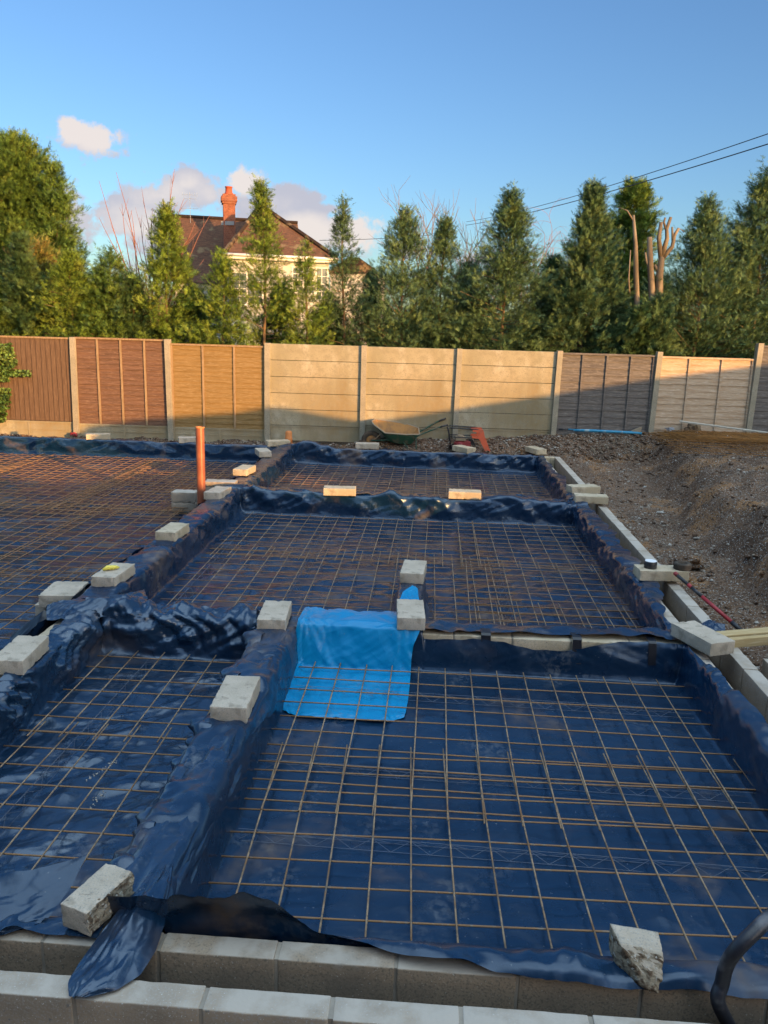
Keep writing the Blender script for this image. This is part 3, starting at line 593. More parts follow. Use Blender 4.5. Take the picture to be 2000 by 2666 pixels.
# bright blue piece over the cross wall
def patch(name, rows, mt, parent=None, amp=.008, seed=1, n=40, m=50, thick=0, fine=6.):
    """rows: list of polylines (lists of points); smooth loft"""
    R = []
    for r in rows:
        P = np.array([tuple(p) for p in r], float); t = np.linspace(0, 1, len(P)); q = np.linspace(0, 1, n)
        R.append(np.stack([np.interp(q, t, P[:, k]) for k in range(3)], -1))
    R = np.array(R); t = np.linspace(0, 1, len(R)); q = np.linspace(0, 1, m)
    G = np.zeros((m, n, 3))
    for i in range(n):
        for k in range(3): G[:, i, k] = np.interp(q, t, R[:, i, k])
    for it in range(2):
        G[1:-1] = (G[:-2] + 2 * G[1:-1] + G[2:]) / 4; G[:, 1:-1] = (G[:, :-2] + 2 * G[:, 1:-1] + G[:, 2:]) / 4
    dx = np.gradient(G, axis=1); dy = np.gradient(G, axis=0); Nn = np.cross(dx, dy); Nn /= np.maximum(np.linalg.norm(Nn, axis=-1, keepdims=True), 1e-9)
    a, b = np.meshgrid(np.linspace(0, 1, n), np.linspace(0, 1, m))
    w_ = a + .1 * pn(a * 3, b * 3, seed)
    d = 1.5 * (.65 * wor((w_ + .5 * b) * fine, b * fine * .3, seed + 1) + .42 * wor((w_ - .6 * b) * fine * 1.7, b * fine * .5 + a, seed + 2) + .2 * wor((a + b) * fine * 3.5, b * fine, seed + 3)) - .6
    G = G + Nn * (amp * d)[..., None]
    return link(name, npmesh(name, G.reshape(-1, 3), gridfaces(n, m), mt), parent)
def bs_row(y, z, x0=-1.0, x1=-.10): return [(x0 - .03, y, z + (.06 if z < .05 else 0)), (x0 + .07, y, z + .004), (x0 * .7 + x1 * .3, y, z), (x0 * .3 + x1 * .7, y, z), (x1, y, z)]
o = patch('blue_plastic_sheet', [bs_row(6.32, .285, -.97, -.16), bs_row(6.18, .305, -.96, -.10), bs_row(6.02, .308, -.97, -.03), bs_row(5.945, .28, -.97, -.04), bs_row(5.905, .16, -.99, -.09), bs_row(5.87, .06, -1.0, -.10),
                                 bs_row(5.84, -.028, -1.0, -.10), bs_row(5.6, -.034, -1.0, -.10), bs_row(5.35, -.032, -1.0, -.105), [(-1.0, 5.18, -.026), (-.85, 5.10, -.026), (-.5, 5.10, -.026), (-.25, 5.09, -.026), (-.115, 5.17, -.03)], [(-.97, 5.13, -.03), (-.85, 5.05, -.03), (-.55, 5.06, -.03), (-.25, 5.045, -.03), (-.12, 5.13, -.035)]],
          M_BLUE, amp=.021, seed=5, n=90, m=110, fine=6.5)
tag(o, 'bright sky blue plastic sheet draped over the cross wall onto the floor', 'plastic sheet')
o = patch('blue_plastic_offcut', [[(-.235, 6.62, .275), (-.06, 6.60, .27)], [(-.21, 6.80, .30), (-.075, 6.78, .275)], [(-.13, 6.95, .31), (-.085, 6.92, .295)]], M_BLUE, amp=.008, seed=8, n=24, m=24, fine=3)
tag(o, 'small bright blue pointed plastic scrap between the two blocks on the wall stub', 'plastic sheet')
rows = []
for y_, k_ in ((6.18, 1), (6.5, 1), (6.9, 1), (7.3, 1), (7.6, 1), (7.66, .75), (7.70, .1)):
    rows.append([(-.35, y_, -.045), (-.285, y_, .02 * k_), (-.268, y_, .16 * k_), (-.255, y_, .258 * k_ - .05 * (1 - k_)), (-.15, y_, .262 * k_ - .05 * (1 - k_)), (-.04, y_, .258 * k_ - .05 * (1 - k_)), (-.02, y_, .16 * k_), (-.01, y_, .02 * k_), (.06, y_, -.045)])
o = patch('plastic_sheeting', rows, M_POLY3, amp=.010, seed=51, n=60, m=70, fine=5)
tag(o, 'dark sheeting wrapped over the short wall stub in the middle cell', 'plastic sheeting')
# corner tongue of dark sheeting hanging over the cavity at lower left
o = patch('plastic_sheeting', [[(-1.10, 3.05, .285), (-1.04, 3.02, .28)], [(-1.12, 2.86, .30), (-1.06, 2.9, .31), (-1.0, 2.86, .27)], [(-1.16, 2.72, .30), (-1.08, 2.72, .33), (-.97, 2.70, .262)], [(-1.20, 2.58, .275), (-1.09, 2.6, .31), (-.96, 2.57, .255)],
                               [(-1.22, 2.47, .25), (-1.1, 2.47, .285), (-.98, 2.45, .25)], [(-1.22, 2.38, .262), (-1.13, 2.37, .285), (-1.04, 2.37, .258)], [(-1.19, 2.325, .262), (-1.16, 2.315, .268), (-1.12, 2.325, .258)]], M_POLY3, amp=.016, seed=12, n=50, m=60, fine=4.)
tag(o, 'pointed tongue of glossy blue sheeting hanging over both front walls by the chipped block', 'plastic sheeting')
rows = []
for i, y_ in enumerate(np.linspace(5.85, 2.82, 14)):
    wl_ = .05 * math.sin(i * 1.7) + .03 * math.sin(i * 3.1); wr_ = .03 * math.sin(i * 2.3 + 1)
    near_b = abs(y_ - 4.62) < .32; zt = .262 if near_b else .288
    rows.append([(-1.335 - wl_ * .4, y_, .10 + wl_), (-1.285, y_, .22), (-1.25, y_, zt - .004), (-1.15, y_, zt), (-1.05, y_, zt - .004), (-1.0, y_, .235 - wr_ * .3), (-.975 + wr_ * .3, y_, .15 + wr_)])
o = patch('plastic_sheeting', rows, M_POLY3, amp=.030, seed=61, n=60, m=240, fine=5.5)
tag(o, 'crumpled loose sheeting draped along the wall between the two nearest cells', 'plastic sheeting')
# folded edge at the far lower left
o = patch('plastic_sheeting', [[(-2.4, 2.82, .29), (-2.0, 2.80, .30), (-1.6, 2.84, .34), (-1.38, 2.93, .37)], [(-2.4, 2.73, .27), (-2.0, 2.71, .275), (-1.6, 2.72, .30), (-1.40, 2.80, .30)], [(-2.4, 2.61, .26), (-2.0, 2.60, .262), (-1.62, 2.6, .262), (-1.43, 2.69, .262)], [(-2.4, 2.565, .20), (-2.0, 2.57, .215), (-1.66, 2.56, .235), (-1.47, 2.65, .262)]],
          M_POLY, amp=.022, seed=17, n=60, m=40, fine=4)
tag(o, 'loose edge of blue sheeting folded over the front wall, lower left', 'plastic sheeting')
# crumpled heap on the wall junction
o = patch('plastic_sheeting', [[(-3.12, 6.12, .20), (-2.9, 6.2, .30), (-2.6, 6.42, .29), (-2.45, 6.6, .27)], [(-3.05, 6.05, .31), (-2.85, 6.1, .36), (-2.6, 6.25, .33), (-2.35, 6.42, .28)], [(-3.0, 5.93, .27), (-2.8, 5.97, .36), (-2.55, 6.05, .40), (-2.28, 6.2, .31)], [(-2.93, 5.80, .27), (-2.72, 5.82, .28), (-2.5, 5.90, .30), (-2.2, 5.97, .27)]],
          M_POLY3, amp=.04, seed=23, n=70, m=60, fine=3.2)
tag(o, 'crumpled heap of blue sheeting on the wall corner below the block with the yellow item', 'plastic sheeting')
o = patch('plastic_sheeting', [[(-3.35, 6.02, .03), (-3.1, 6.06, .24), (-2.96, 6.12, .27)], [(-3.32, 5.95, -.01), (-3.1, 5.98, .16), (-2.95, 6.02, .22)], [(-3.40, 5.9, -.02), (-3.1, 5.9, .02), (-2.96, 5.92, .08)]], M_TAPE, amp=.01, seed=29, n=30, m=24, fine=3)
tag(o, 'black matt fold of sheeting hanging from the wall corner into the left area', 'plastic sheeting')
# tape straps over the bare cross wall
for k, (x, wd) in enumerate([(.43, .075), (1.13, .07), (1.705, .06)]):
    m = MB(); p = [(6.10, .262), (6.0, .262), (5.975, .25), (5.958, .16), (5.945, .045 + .02 * k)]
    for (ya, za), (yb_, zb) in zip(p[:-1], p[1:]): m.quad((x, ya, za), (x + wd, ya, za), (x + wd + .004, yb_, zb), (x + .004, yb_, zb))
    o = m.make('tape_strap', M_TAPE)
    tag(o, ['black tape strap over the bare blocks, the one nearest the bright blue sheet', 'black tape strap over the middle of the bare cross wall', 'black tape strap on the bare cross wall nearest the tilted corner block'][k], 'tape strap', 'black tape straps on the cross wall')

# ================================================================== REBAR GRIDS
def mesh_sheet(label, x0, x1, y1, y0, xs, ys, th=0., z=0., seed=0, mt=None, mt2=None, group='rebar grids laid in the cells', rad=.0042, sag=.004, origin=None, sides=5):
    """xs: bars along y at these x; ys: bars along x at these y (world, before rotating by th about origin)"""
    t = thing('rebar_grid', label, 'rebar grid', (0, 0, 0), 0, group); rr = random.Random(seed); ox, oy = origin or (xs[0], ys[0]); c, s = math.cos(th), math.sin(th)
    t.location = (ox, oy, z)
    def W(x, y): dx, dy = x - ox, y - oy; return (c * dx - s * dy, s * dx + c * dy)
    for x in xs:
        n = max(3, int(abs(y1 - y0) / .4)); ph = rr.uniform(0, 6); a = rr.uniform(.3, 1) * sag; dx = rr.uniform(-.004, .004); e0 = rr.uniform(-.012, .012)
        pts = []
        for i in range(n + 1):
            y = y0 + e0 + (y1 - y0) * i / n; p = W(x + dx + a * .6 * math.sin(ph + y * 1.3), y); pts.append((p[0], p[1], rad * 2 + a * math.sin(ph + y * 2.1)))
        m = MB(); m.tube(pts, rad, sides); m.make('bar', mt2 or M_RUSTL, t, True)
    for y in ys:
        n = max(3, int(abs(x1 - x0) / .4)); ph = rr.uniform(0, 6); a = rr.uniform(.3, 1) * sag; e0 = rr.uniform(-.012, .012)
        pts = []
        for i in range(n + 1):
            x = x0 + e0 + (x1 - x0) * i / n; p = W(x, y + a * .7 * math.sin(ph + x * 1.3)); pts.append((p[0], p[1], a * math.sin(ph + x * 2.3)))
        m = MB(); m.tube(pts, rad, sides); m.make('bar', mt or M_RUST, t, True)
    return t
ar = lambda a, n, st=.2: [a + st * i for i in range(n)]
mesh_sheet('back rebar grid of the nearest right cell, lying over the bright blue sheet', -.96, 2.04, 5.86, 3.88, ar(-.8435, 15), ar(5.778, 10, -.2), seed=1, rad=.0050)
mesh_sheet('front rebar grid of the nearest right cell, slightly skewed, overlapping the back one', -.97, 2.12, 4.62, 2.93, ar(-.8228, 15), ar(3.0976, 8, .2), .0328, -.010, 2, origin=(-.8228, 3.4976), rad=.0050)
mesh_sheet('back rebar grid of the nearest left cell', -2.545, -1.35, 5.885, 4.50, ar(-2.455, 6, .207), ar(5.781, 7, -.2), seed=3, rad=.0050)
mesh_sheet('front rebar grid of the nearest left cell', -2.545, -1.345, 4.72, 2.98, ar(-2.435, 6, .2075), ar(4.602, 9, -.2), seed=4, z=-.009, rad=.0050)
mesh_sheet('back left rebar grid of the middle cell', -2.50, .75, 10.80, 8.62, ar(-2.43, 16), ar(10.72, 11, -.2), -.004, 0, 5)
mesh_sheet('back right rebar grid of the middle cell', .30, 1.97, 10.78, 8.62, ar(.37, 8), ar(10.69, 11, -.2), .006, .009, 6)
mesh_sheet('front left rebar grid of the middle cell', -2.53, .9, 9.10, 6.72, ar(-2.40, 16, .205), ar(8.98, 12, -.2), .008, -.009, 7)
mesh_sheet('front right rebar grid of the middle cell', .30, 2.0, 8.9, 6.80, ar(.42, 8), ar(8.78, 10, -.2), -.01, .013, 8)
mesh_sheet('narrow rebar grid at the front edge of the middle cell', .40, 2.02, 7.46, 6.62, ar(.453, 8), ar(7.36, 4, -.2), .0, .022, 9)
mesh_sheet('left rebar grid of the far cell', -2.62, .3, 14.85, 11.45, ar(-2.5, 14), ar(14.75, 17, -.2), .004, 0, 10)
mesh_sheet('right rebar grid of the far cell', 0.0, 1.86, 14.55, 11.45, ar(.06, 9), ar(14.45, 15, -.2), -.008, .010, 11)
lay = [('row against the far wall, leftmost', -9.6, -7.1, 14.85, 10.5), ('row against the far wall, middle', -7.4, -4.9, 14.86, 10.4), ('row against the far wall, nearest the orange pipe', -5.3, -3.35, 14.84, 10.3),
       ('middle row, leftmost', -8.6, -6.1, 10.9, 7.4), ('middle row, centre', -6.4, -4.4, 10.95, 7.3), ('middle row, beside the block with the yellow item', -4.7, -3.25, 10.9, 7.5), ('front row, left', -6.0, -4.3, 7.8, 4.6), ('front row, beside the stacked blocks', -4.6, -3.36, 7.9, 4.4)]
for k, (nm, xa, xb, ya, yb_) in enumerate(lay):
    mesh_sheet('rebar grid of the left area, ' + nm, xa, xb, ya, yb_, ar(xa + .08, int((xb - xa - .1) / .2) + 1), ar(ya - .09, int((ya - yb_ - .1) / .2) + 1, -.2), rnd.uniform(-.012, .012), [0, .009, -.008][k % 3], 20 + k, mt=M_RUST_SUN if k < 3 else M_RUST, mt2=M_RUST_SUN if k < 3 else M_RUST, rad=.005)
    if k in (0, 2):
        mesh_sheet('overlapping upper rebar grid of the left area, far row, ' + nm.split(', ')[1], xa + .1, xb, ya - 1.3, yb_ + .2, ar(xa + .17, int((xb - xa - .2) / .2) + 1), ar(ya - 1.41, int((ya - yb_ - 1.6) / .2) + 1, -.2), rnd.uniform(-.012, .012), .018, 40 + k, mt=M_RUST_SUN, mt2=M_RUST_SUN, rad=.005)
# stock of rusty grids heaped on the bank at the right
for k in range(7):
    zz = float(gz(5.3, 15.0)) + .03 + .012 * k
    x0 = 3.95 + .10 * k + rnd.uniform(-.05, .05); y0 = (13.0 if k == 0 else 14.5 + rnd.uniform(-.1, .1)); y1 = 15.75 + rnd.uniform(-.1, .1)
    t = mesh_sheet(['lowest grid of the orange rusty heap on the bank, its bars reaching towards the camera', 'second grid from the bottom of the orange rusty heap', 'third grid from the bottom of the orange rusty heap', 'middle grid of the orange rusty heap', 'third grid from the top of the orange rusty heap', 'second grid from the top of the orange rusty heap', 'topmost grid of the orange rusty heap by the pale fence panel'][k],
               x0, 8.0, y1, y0, ar(x0 + .15, int((8 - x0) / .21), .2), ar(y1 - .1, int((y1 - y0) / (.2 if k == 0 else .1)), -(.2 if k == 0 else .1)), rnd.uniform(-.03, .02), zz, 60 + k, M_RUSTO, M_RUSTO, 'rusty grids heaped on the bank', sag=.012)

# wire lattice spacers standing under the grids
def spacer(label, p0, p1, h=.045, w_=.07, seed=0):
    p0 = Vector(p0); p1 = Vector(p1); d = p1 - p0; Ln = d.length; a = math.atan2(d.y, d.x)
    t = thing('wire_spacer', label, 'wire spacer', p0, a, 'wire lattice spacers under the grids'); r = .0014
    m = MB(); m.tube([(0, 0, h), (Ln, 0, h)], r, 4); m.make('top_wire', M_WIRE, t)
    m = MB()
    for s in (-1, 1): m.tube([(0, s * w_ / 2, 0), (Ln, s * w_ / 2, 0)], r, 4)
    m.make('bottom_wires', M_WIRE, t)
    m = MB(); n = int(Ln / .1)
    for s in (-1, 1):
        P = []
        for i in range(n): P += [(i * .2 / 2 * 1.0, s * w_ / 2, 0) if i % 2 == 0 else (i * .1, 0, h)]
        if len(P) > 1: m.tube(P, r, 4)
    m.make('zigzag_wire', M_WIRE, t)
    return t
zs = -.052
for k, y in enumerate([5.46, 4.42, 3.72, 3.02]):
    spacer('zigzag wire spacer across the nearest right cell, ' + ['by the bright blue sheet', 'second from the back', 'second from the front', 'along the front wall'][k], (-.93, y, zs), (1.95, y - .06, zs), seed=k)
for k, (x, x2) in enumerate([(-2.12, -2.18), (-1.42, -1.42)]): spacer('zigzag wire spacer along the nearest left cell, ' + ['left of centre', 'beside the dividing wall'][k], (x, 5.8, zs + .012), (x2, 3.0, zs + .012))
for k, x in enumerate([-2.35, -1.35, -.35, .76, 1.88]): spacer('zigzag wire spacer running along the middle cell, ' + ['by the left wall', 'second from the left', 'in line with the wall stub', 'second from the right', 'by the right wall'][k], (x, 10.85, zs + .008), (x + .03, 6.75 if k != 2 else 7.8, zs + .008), .05, .10)
for k, x in enumerate([-1.6, -.3, 1.0]): spacer('zigzag wire spacer in the far cell, ' + ['left', 'centre', 'right'][k], (x, 14.9, zs), (x, 11.5, zs))

# ================================================================== LOOSE BLOCKS
def lblock(label, c, rz, z=.262, L_=.445, W_=.218, Hh=.10, mt=None, seed=0, tilt=(0, 0), name='concrete_block'):
    P, Q = lattice_block(L_, W_, Hh, .004, .022, .0016, seed, 2.2)
    o = link(name, npmesh(name, P, Q, mt or M_BLOCK)); o.location = (c[0], c[1], z); o.rotation_euler = (tilt[0], tilt[1], rz)
    return tag(o, label, 'concrete block', 'loose concrete blocks holding down the sheeting')
def from_px(pl, pr, deep, z=.262, **k):
    """front bottom corners in the photo and depth behind that face"""
    a = at_z(*pl, z); b = at_z(*pr, z); d = (b - a).normalized(); n = Vector((-d.y, d.x, 0)); c = (a + b) / 2 + n * deep / 2
    return (c.x, c.y), math.atan2(d.y, d.x)
def LB(label, pl, pr, end, seed, **k):
    deep = .445 if end else .218; c, a = from_px(pl, pr, deep, k.get('z', .262)); return lblock(label, c, a + (PI / 2 if end else 0), seed=seed, **k)
R90 = PI / 2
LB('sunlit loose block on the far left wall under the reddish brown fence panel', (223.6, 1145), (289, 1144), False, 1, mt=M_BLOCKY)
LB('shaded loose block on the far left wall just behind the orange pipe', (466, 1154), (528, 1153), False, 2)
LB('loose block on the back wall corner beside the short orange drain fitting', (692, 1163), (762, 1161), False, 3, mt=M_BLOCKY)
LB('small end-on block on the long wall directly below the orange drain fitting', (672, 1191), (711, 1190), True, 4, z=.27)
LB('bright sunlit block on the long wall, second from its far end', (607.6, 1238), (641, 1240), True, 5, mt=M_BLOCKY, z=.28)
LB('loose block on the long wall right beside the foot of the orange pipe', (529, 1300), (573, 1303), True, 6)
LB('loose block with a brown stained top halfway along the long wall', (405, 1408), (455.7, 1411), True, 7, mt=M_BLOCKY)
LB('loose block on the long wall carrying the small yellow item', (237, 1529), (300, 1533), True, 8)
LB('large loose block cut by the left edge of the picture', (-8, 1757), (44.3, 1758), True, 10)
LB('loose block on the wall junction left of the bright blue sheet', (668, 1645), (743.5, 1647), True, 11)
LB('loose block at the right top corner of the bright blue sheet', (1034.6, 1640), (1106, 1642), True, 12, mt=M_BLOCK, z=.275)
LB('loose block at the far end of the wall stub in the middle cell', (1039.7, 1518), (1102, 1522), True, 13)
LB('left of the two sunlit blocks on the crumpled cross wall', (840.5, 1290), (928, 1292), False, 14, mt=M_BLOCKY)
LB('right of the two sunlit blocks on the crumpled cross wall, partly in shadow', (1166, 1298), (1254, 1302), False, 15, mt=M_BLOCKY)
LB('loose block on the back wall in front of the wheelbarrow', (923, 1168), (989, 1170), False, 16)
LB('loose block on the back wall in front of the red machine, set askew', (1178.6, 1173), (1214, 1181), False, 17, mt=M_BLOCKY)
LB('loose block on the far right corner of the back wall', (1393.5, 1184), (1426, 1183), True, 18, mt=M_BLOCKY)
LB('rear of two parallel blocks bridging the right hand walls', (1480, 1286), (1571, 1285), False, 19, mt=M_BLOCKY)
LB('front of two parallel blocks bridging the right hand walls', (1492, 1309), (1588, 1314), False, 20, mt=M_BLOCKY)
LB('block bridging the right hand walls with the black tape roll on it', (1665, 1512), (1793.7, 1515), False, 21, mt=M_BLOCKY, z=.265, L_=.47)
LB('tilted pale block on the right corner next to the yellow timber', (1745, 1653), (1848.5, 1710), False, 22, z=.275, tilt=(0, 0))
LB('loose block on the dividing wall between the two nearest cells', (545.6, 1881), (643.5, 1885), True, 23, z=.268)
# stacked pair at the left
lblock('lower block of the pair stacked beside the crumpled corner', (-3.17, 6.62), .15, .03, mt=M_BLOCK, seed=31)
lblock('upper block of the pair stacked beside the crumpled corner', (-3.17, 6.62), .10, .135, mt=M_BLOCK, seed=32, L_=.30, W_=.40, Hh=.11)
# pier beside the pipe
lblock('lower block of the little pier left of the orange pipe', (-3.42, 10.95), 0.05, -.05, Hh=.14, L_=.34, seed=33, mt=M_WALLP)
lblock('upper block of the little pier left of the orange pipe', (-3.42, 10.95), 0.0, .095, Hh=.14, L_=.34, seed=34, mt=M_WALLP)
lblock('pale block laid flat behind the orange pipe', (-3.02, 11.35), .06, .262, Hh=.06, seed=35, mt=M_WALLP)
lblock('upright block standing against the long wall behind the orange pipe', (-3.10, 11.3), .06, -.05, Hh=.30, W_=.10, seed=36, mt=M_WALLP)

# chipped block near the camera: whole block with one broken flank
def chipped():
    P, Q = lattice_block(.255, .14, .105, .004, .010, .0012, 77, 1.)
    P = P.copy(); m = P[:, 1] < -.04    # broken right-hand side
    n = fbm(P[:, 0] * 22, P[:, 2] * 22 + 4, 78, 4)
    P[:, 1] = np.where(P[:, 1] < -.055, -.062 + .008 * n, P[:, 1])
    P[:, 0] += np.where((P[:, 0] > .105), .008 * fbm(P[:, 1] * 25, P[:, 2] * 30, 79, 3), 0)
    me = npmesh('concrete_block', P, Q, M_BLOCK); me.materials.append(M_BROKEN)
    for p in me.polygons:
        if abs(p.normal.y) > .4 and p.center.y < -.035: p.material_index = 1; p.use_smooth = False
    return link('concrete_block', me)
o = chipped(); o.location = (-1.245, 2.735, .272); o.rotation_euler = (0, math.radians(-3), math.radians(70))
tag(o, 'chipped half block with a rough broken flank on the front wall corner, lower left', 'concrete block', 'loose concrete blocks holding down the sheeting')
# broken lump: wedge of block
def lump():
    Vs = [(-.088, .075, .118), (.088, .075, .112), (.090, -.015, .105), (-.060, .0, .108), (-.085, .07, .03), (.08, .07, .0), (.085, -.06, .035), (.075, -.075, .0), (.02, -.06, .0), (-.07, .03, .0), (.07, .07, 0)]
    import bmesh
    bm = bmesh.new()
    for v in Vs: bm.verts.new(v)
    bmesh.ops.convex_hull(bm, input=bm.verts); bmesh.ops.triangulate(bm, faces=bm.faces)
    bmesh.ops.subdivide_edges(bm, edges=bm.edges, cuts=9, use_grid_fill=True)
    for v in bm.verts:
        c = Vector(v.co); rough = 1.0 if (v.co.y < .05) else .25
        n = noise.fractal(c * 28, 1, 2, 4) * .008 * rough; v.co += (c - Vector((0, 0, .06))).normalized() * n
    me = bpy.data.meshes.new('concrete_lump'); bm.to_mesh(me); bm.free(); me.materials.append(M_BROKEN); me.materials.append(M_BLOCK)
    for p in me.polygons:
        p.use_smooth = True
        if p.normal.z > .55: p.material_index = 1
    return link('concrete_lump', me)
_p = at_z(1655, 2545, .262)
o = lump(); o.location = (_p.x + .0, _p.y + .03, .255); o.rotation_euler = (0, 0, math.radians(-6)); o.scale = (1.0, 1.1, 1.1)
tag(o, 'broken angular lump of concrete on the front edge of the sheeting, lower right', 'concrete lump')

# ================================================================== BACK FENCE
PX = [-9.12, -7.175, -5.25, -3.315, -1.418, .42, 2.347, 4.237, 6.123, 8.05]
PZ = [.20, .22, .22, .26, .36, .48, .50, .58, .62, .62]; PT = [2.15, 2.165, 2.175, 2.16, 2.165, 2.155, 2.17, 2.205, 2.42, 2.42]
LEAN = [0, .012, -.010, .004, .002, .01, .012, .02, .018, 0]
post_lab = ['concrete fence post outside the left edge', 'concrete post between the dark vertical boards and the reddish brown panel', 'leaning concrete post between the reddish brown and ochre panels', 'concrete post between the ochre panel and the concrete bays',
            'concrete post between the first and second concrete bays', 'concrete post between the second and third concrete bays', 'concrete post between the third concrete bay and the grey panel', 'concrete post between the grey and the fresh pinkish panels', 'tall concrete post right of the fresh pinkish panel', 'concrete fence post outside the right edge']
for i, x in enumerate(PX):
    y = fence_y(x); m = MB()
    # slotted post: slim front rib, wider back
    m.poly([(-.050, -.085), (.050, -.085), (.055, -.018), (.030, -.018), (.030, .018), (.055, .018), (.055, .05), (-.055, .05), (-.055, .018), (-.030, .018), (-.030, -.018), (-.055, -.018)], PT[i] - PZ[i] + .5, 'z')
    o = m.make('fence_post', M_POST, None, False, (x, y, PZ[i] - .5), (0, LEAN[i], .03)); tag(o, post_lab[i], 'fence post', 'concrete posts of the back fence')
def bay(i): a, b = PX[i] + .032, PX[i + 1] - .032; return a, b, fence_y((a + b) / 2)
def gravel_board(i, z0, z1, label, x0=None):
    a, b, y = bay(i); a += .004; b -= .004; t = thing('gravel_board', label, 'gravel board', ((a + b) / 2, y, z0), .03, 'concrete gravel boards under the fence panels'); w_ = b - a; h = z1 - z0
    m = MB(); m.box(-w_ / 2, w_ / 2, .0, .020, 0, h); m.make('slab', M_CONC, t)
    m = MB(); e = .035
    for (xa, xb, za, zb) in ((-w_ / 2, w_ / 2, h - e, h), (-w_ / 2, w_ / 2, 0, .03), (-w_ / 2, -w_ / 2 + e, .03, h - e), (w_ / 2 - e, w_ / 2, .03, h - e), (-.02, .02, .03, h - e)): m.box(xa, xb, -.014, -.001, za, zb)
    m.box(-w_ / 2 + e, -.02, -.010, -.001, h * .47, h * .53); m.box(.02, w_ / 2 - e, -.010, -.001, h * .47, h * .53)
    m.make('raised_frame', M_CONC, t); return t
def lap_panel(i, z0, z1, label, mt, nb, boards=14, seed=0, mb=None, top=True, bw=.038):
    a, b, y = bay(i); t = thing('wooden_fence', label, 'fence panel', ((a + b) / 2, y, z0), .03); w_ = b - a; h = z1 - z0; rr = random.Random(seed)
    m = MB(); bh = h / boards
    for k in range(boards):      # waney overlapping boards, tilted
        za = k * bh - .012; zb = (k + 1) * bh + .008; n = 16; v0 = len(m.v); sh = rr.uniform(-.003, .003)
        lo = [rr.uniform(-.006, .006) for _ in range(n + 1)]
        for j in range(n + 1):
            x = -w_ / 2 + w_ * j / n; l = lo[j] * .8 + .004 * math.sin(j * 1.1 + k * 2)
            m.v += [(x, -.012 + sh, za + l), (x, .002 + sh, zb), (x, .010 + sh, zb), (x, -.003 + sh, za + l)]
        for j in range(n):
            c = v0 + j * 4; d = c + 4
            m.f += [(c, d, d + 1, c + 1), (c + 1, d + 1, d + 2, c + 2), (c + 3, c, d + 0, d + 3)[::-1], (c + 2, d + 2, d + 3, c + 3)]
    m.make('boards', mt, t)
    for k in range(nb):
        x = -w_ / 2 + w_ * (k + 1) / (nb + 1) + rr.uniform(-.01, .01); m = MB(); m.box(x - bw / 2, x + bw / 2, -.036, -.016, .0, h - .03); m.make('batten', mb or mt, t)
    for x in (-w_ / 2 + .02, w_ / 2 - .02): m = MB(); m.box(x - .018, x + .018, -.034, -.016, 0, h - .03); m.make('edge_batten', mb or mt, t)
    if top: m = MB(); m.box(-w_ / 2, w_ / 2, -.042, .03, h - .028, h); m.make('capping', mb or mt, t)
    return t
def conc_bay(i, z0, z1, label, seed):
    a, b, y = bay(i); t = thing('concrete_fence_bay', label, 'concrete panel', ((a + b) / 2, y, z0), .03, 'concrete bays of the back fence'); w_ = b - a; n = 5; h = (z1 - z0 - .30) / n; rr = random.Random(seed)
    for k in range(n):
        m = MB(); s = rr.uniform(-.003, .003); m.box(-w_ / 2, w_ / 2, -.018 + s, .018, .30 + k * h + .004, .30 + (k + 1) * h - .004)
        o = m.make('slab', M_CONC, t)
        for e in (0,):
            bv = o.modifiers.new('bevel', 'BEVEL'); bv.width = .004; bv.segments = 1
    m = MB(); m.box(-w_ / 2, w_ / 2, .0, .018, 0, .296); e = .03
    for q in ((-w_ / 2, w_ / 2, .266, .296), (-w_ / 2, -w_ / 2 + e, 0, .266), (w_ / 2 - e, w_ / 2, 0, .266), (-.02, .02, 0, .266)): m.box(q[0], q[1], -.012, -.001, q[2], q[3])
    m.make('gravel_board', M_CONC, t); return t
# vertical feather-edge panel at the left
for i, lab in ((0, 'dark brown vertical board fence panel with ivy growing over it'),):
    a, b, y = bay(0); t = thing('wooden_fence', lab, 'fence panel', ((a + b) / 2, y, .50), .03); w_ = b - a; m = MB(); n = 19
    for k in range(n):
        x0 = -w_ / 2 + w_ * k / n; x1 = x0 + w_ / n + .012; m.v += [(x0, -.026, 0), (x1, -.004, 0), (x1, -.004, 1.62), (x0, -.026, 1.62), (x0, -.001, 0), (x0, -.001, 1.62)]; c = len(m.v) - 6
        m.f += [(c, c + 1, c + 2, c + 3), (c, c + 3, c + 5, c + 4)]
    m.box(-w_ / 2, w_ / 2, .0, .012, .0, 1.62)
    m.make('boards', M_W0, t); m = MB(); m.box(-w_ / 2, w_ / 2, -.035, .03, 1.622, 1.655); m.make('capping', M_WB, t)
gravel_board(0, .16, .49, 'gravel board below the dark vertical boards')
gravel_board(1, .18, .47, 'gravel board below the reddish brown panel')
gravel_board(2, .18, .46, 'gravel board below the ochre panel')
lap_panel(1, .475, 2.165, 'reddish brown overlapping board panel with three battens', M_W1, 3, 17, 1, M_WB)
lap_panel(2, .465, 2.095, 'ochre overlapping board panel with two battens, left of the concrete bays', M_W2, 2, 16, 2, M_WB)
conc_bay(3, .26, 2.155, 'leftmost plain concrete bay, brown streak down its left part', 1); conc_bay(4, .30, 2.15, 'middle plain concrete bay behind the wheelbarrow', 2); conc_bay(5, .32, 2.15, 'rightmost plain concrete bay behind the red machine', 3)
lap_panel(6, .52, 2.13, 'weathered grey overlapping board panel with three dark battens', M_W6, 3, 12, 4, None)
lap_panel(7, .58, 2.115, 'fresh pinkish new board panel with two battens', M_W7, 2, 12, 5, M_W7)
lap_panel(8, .60, 2.37, 'grey weathered panel at the right edge, taller than its neighbour', M_W6, 3, 13, 6, None)

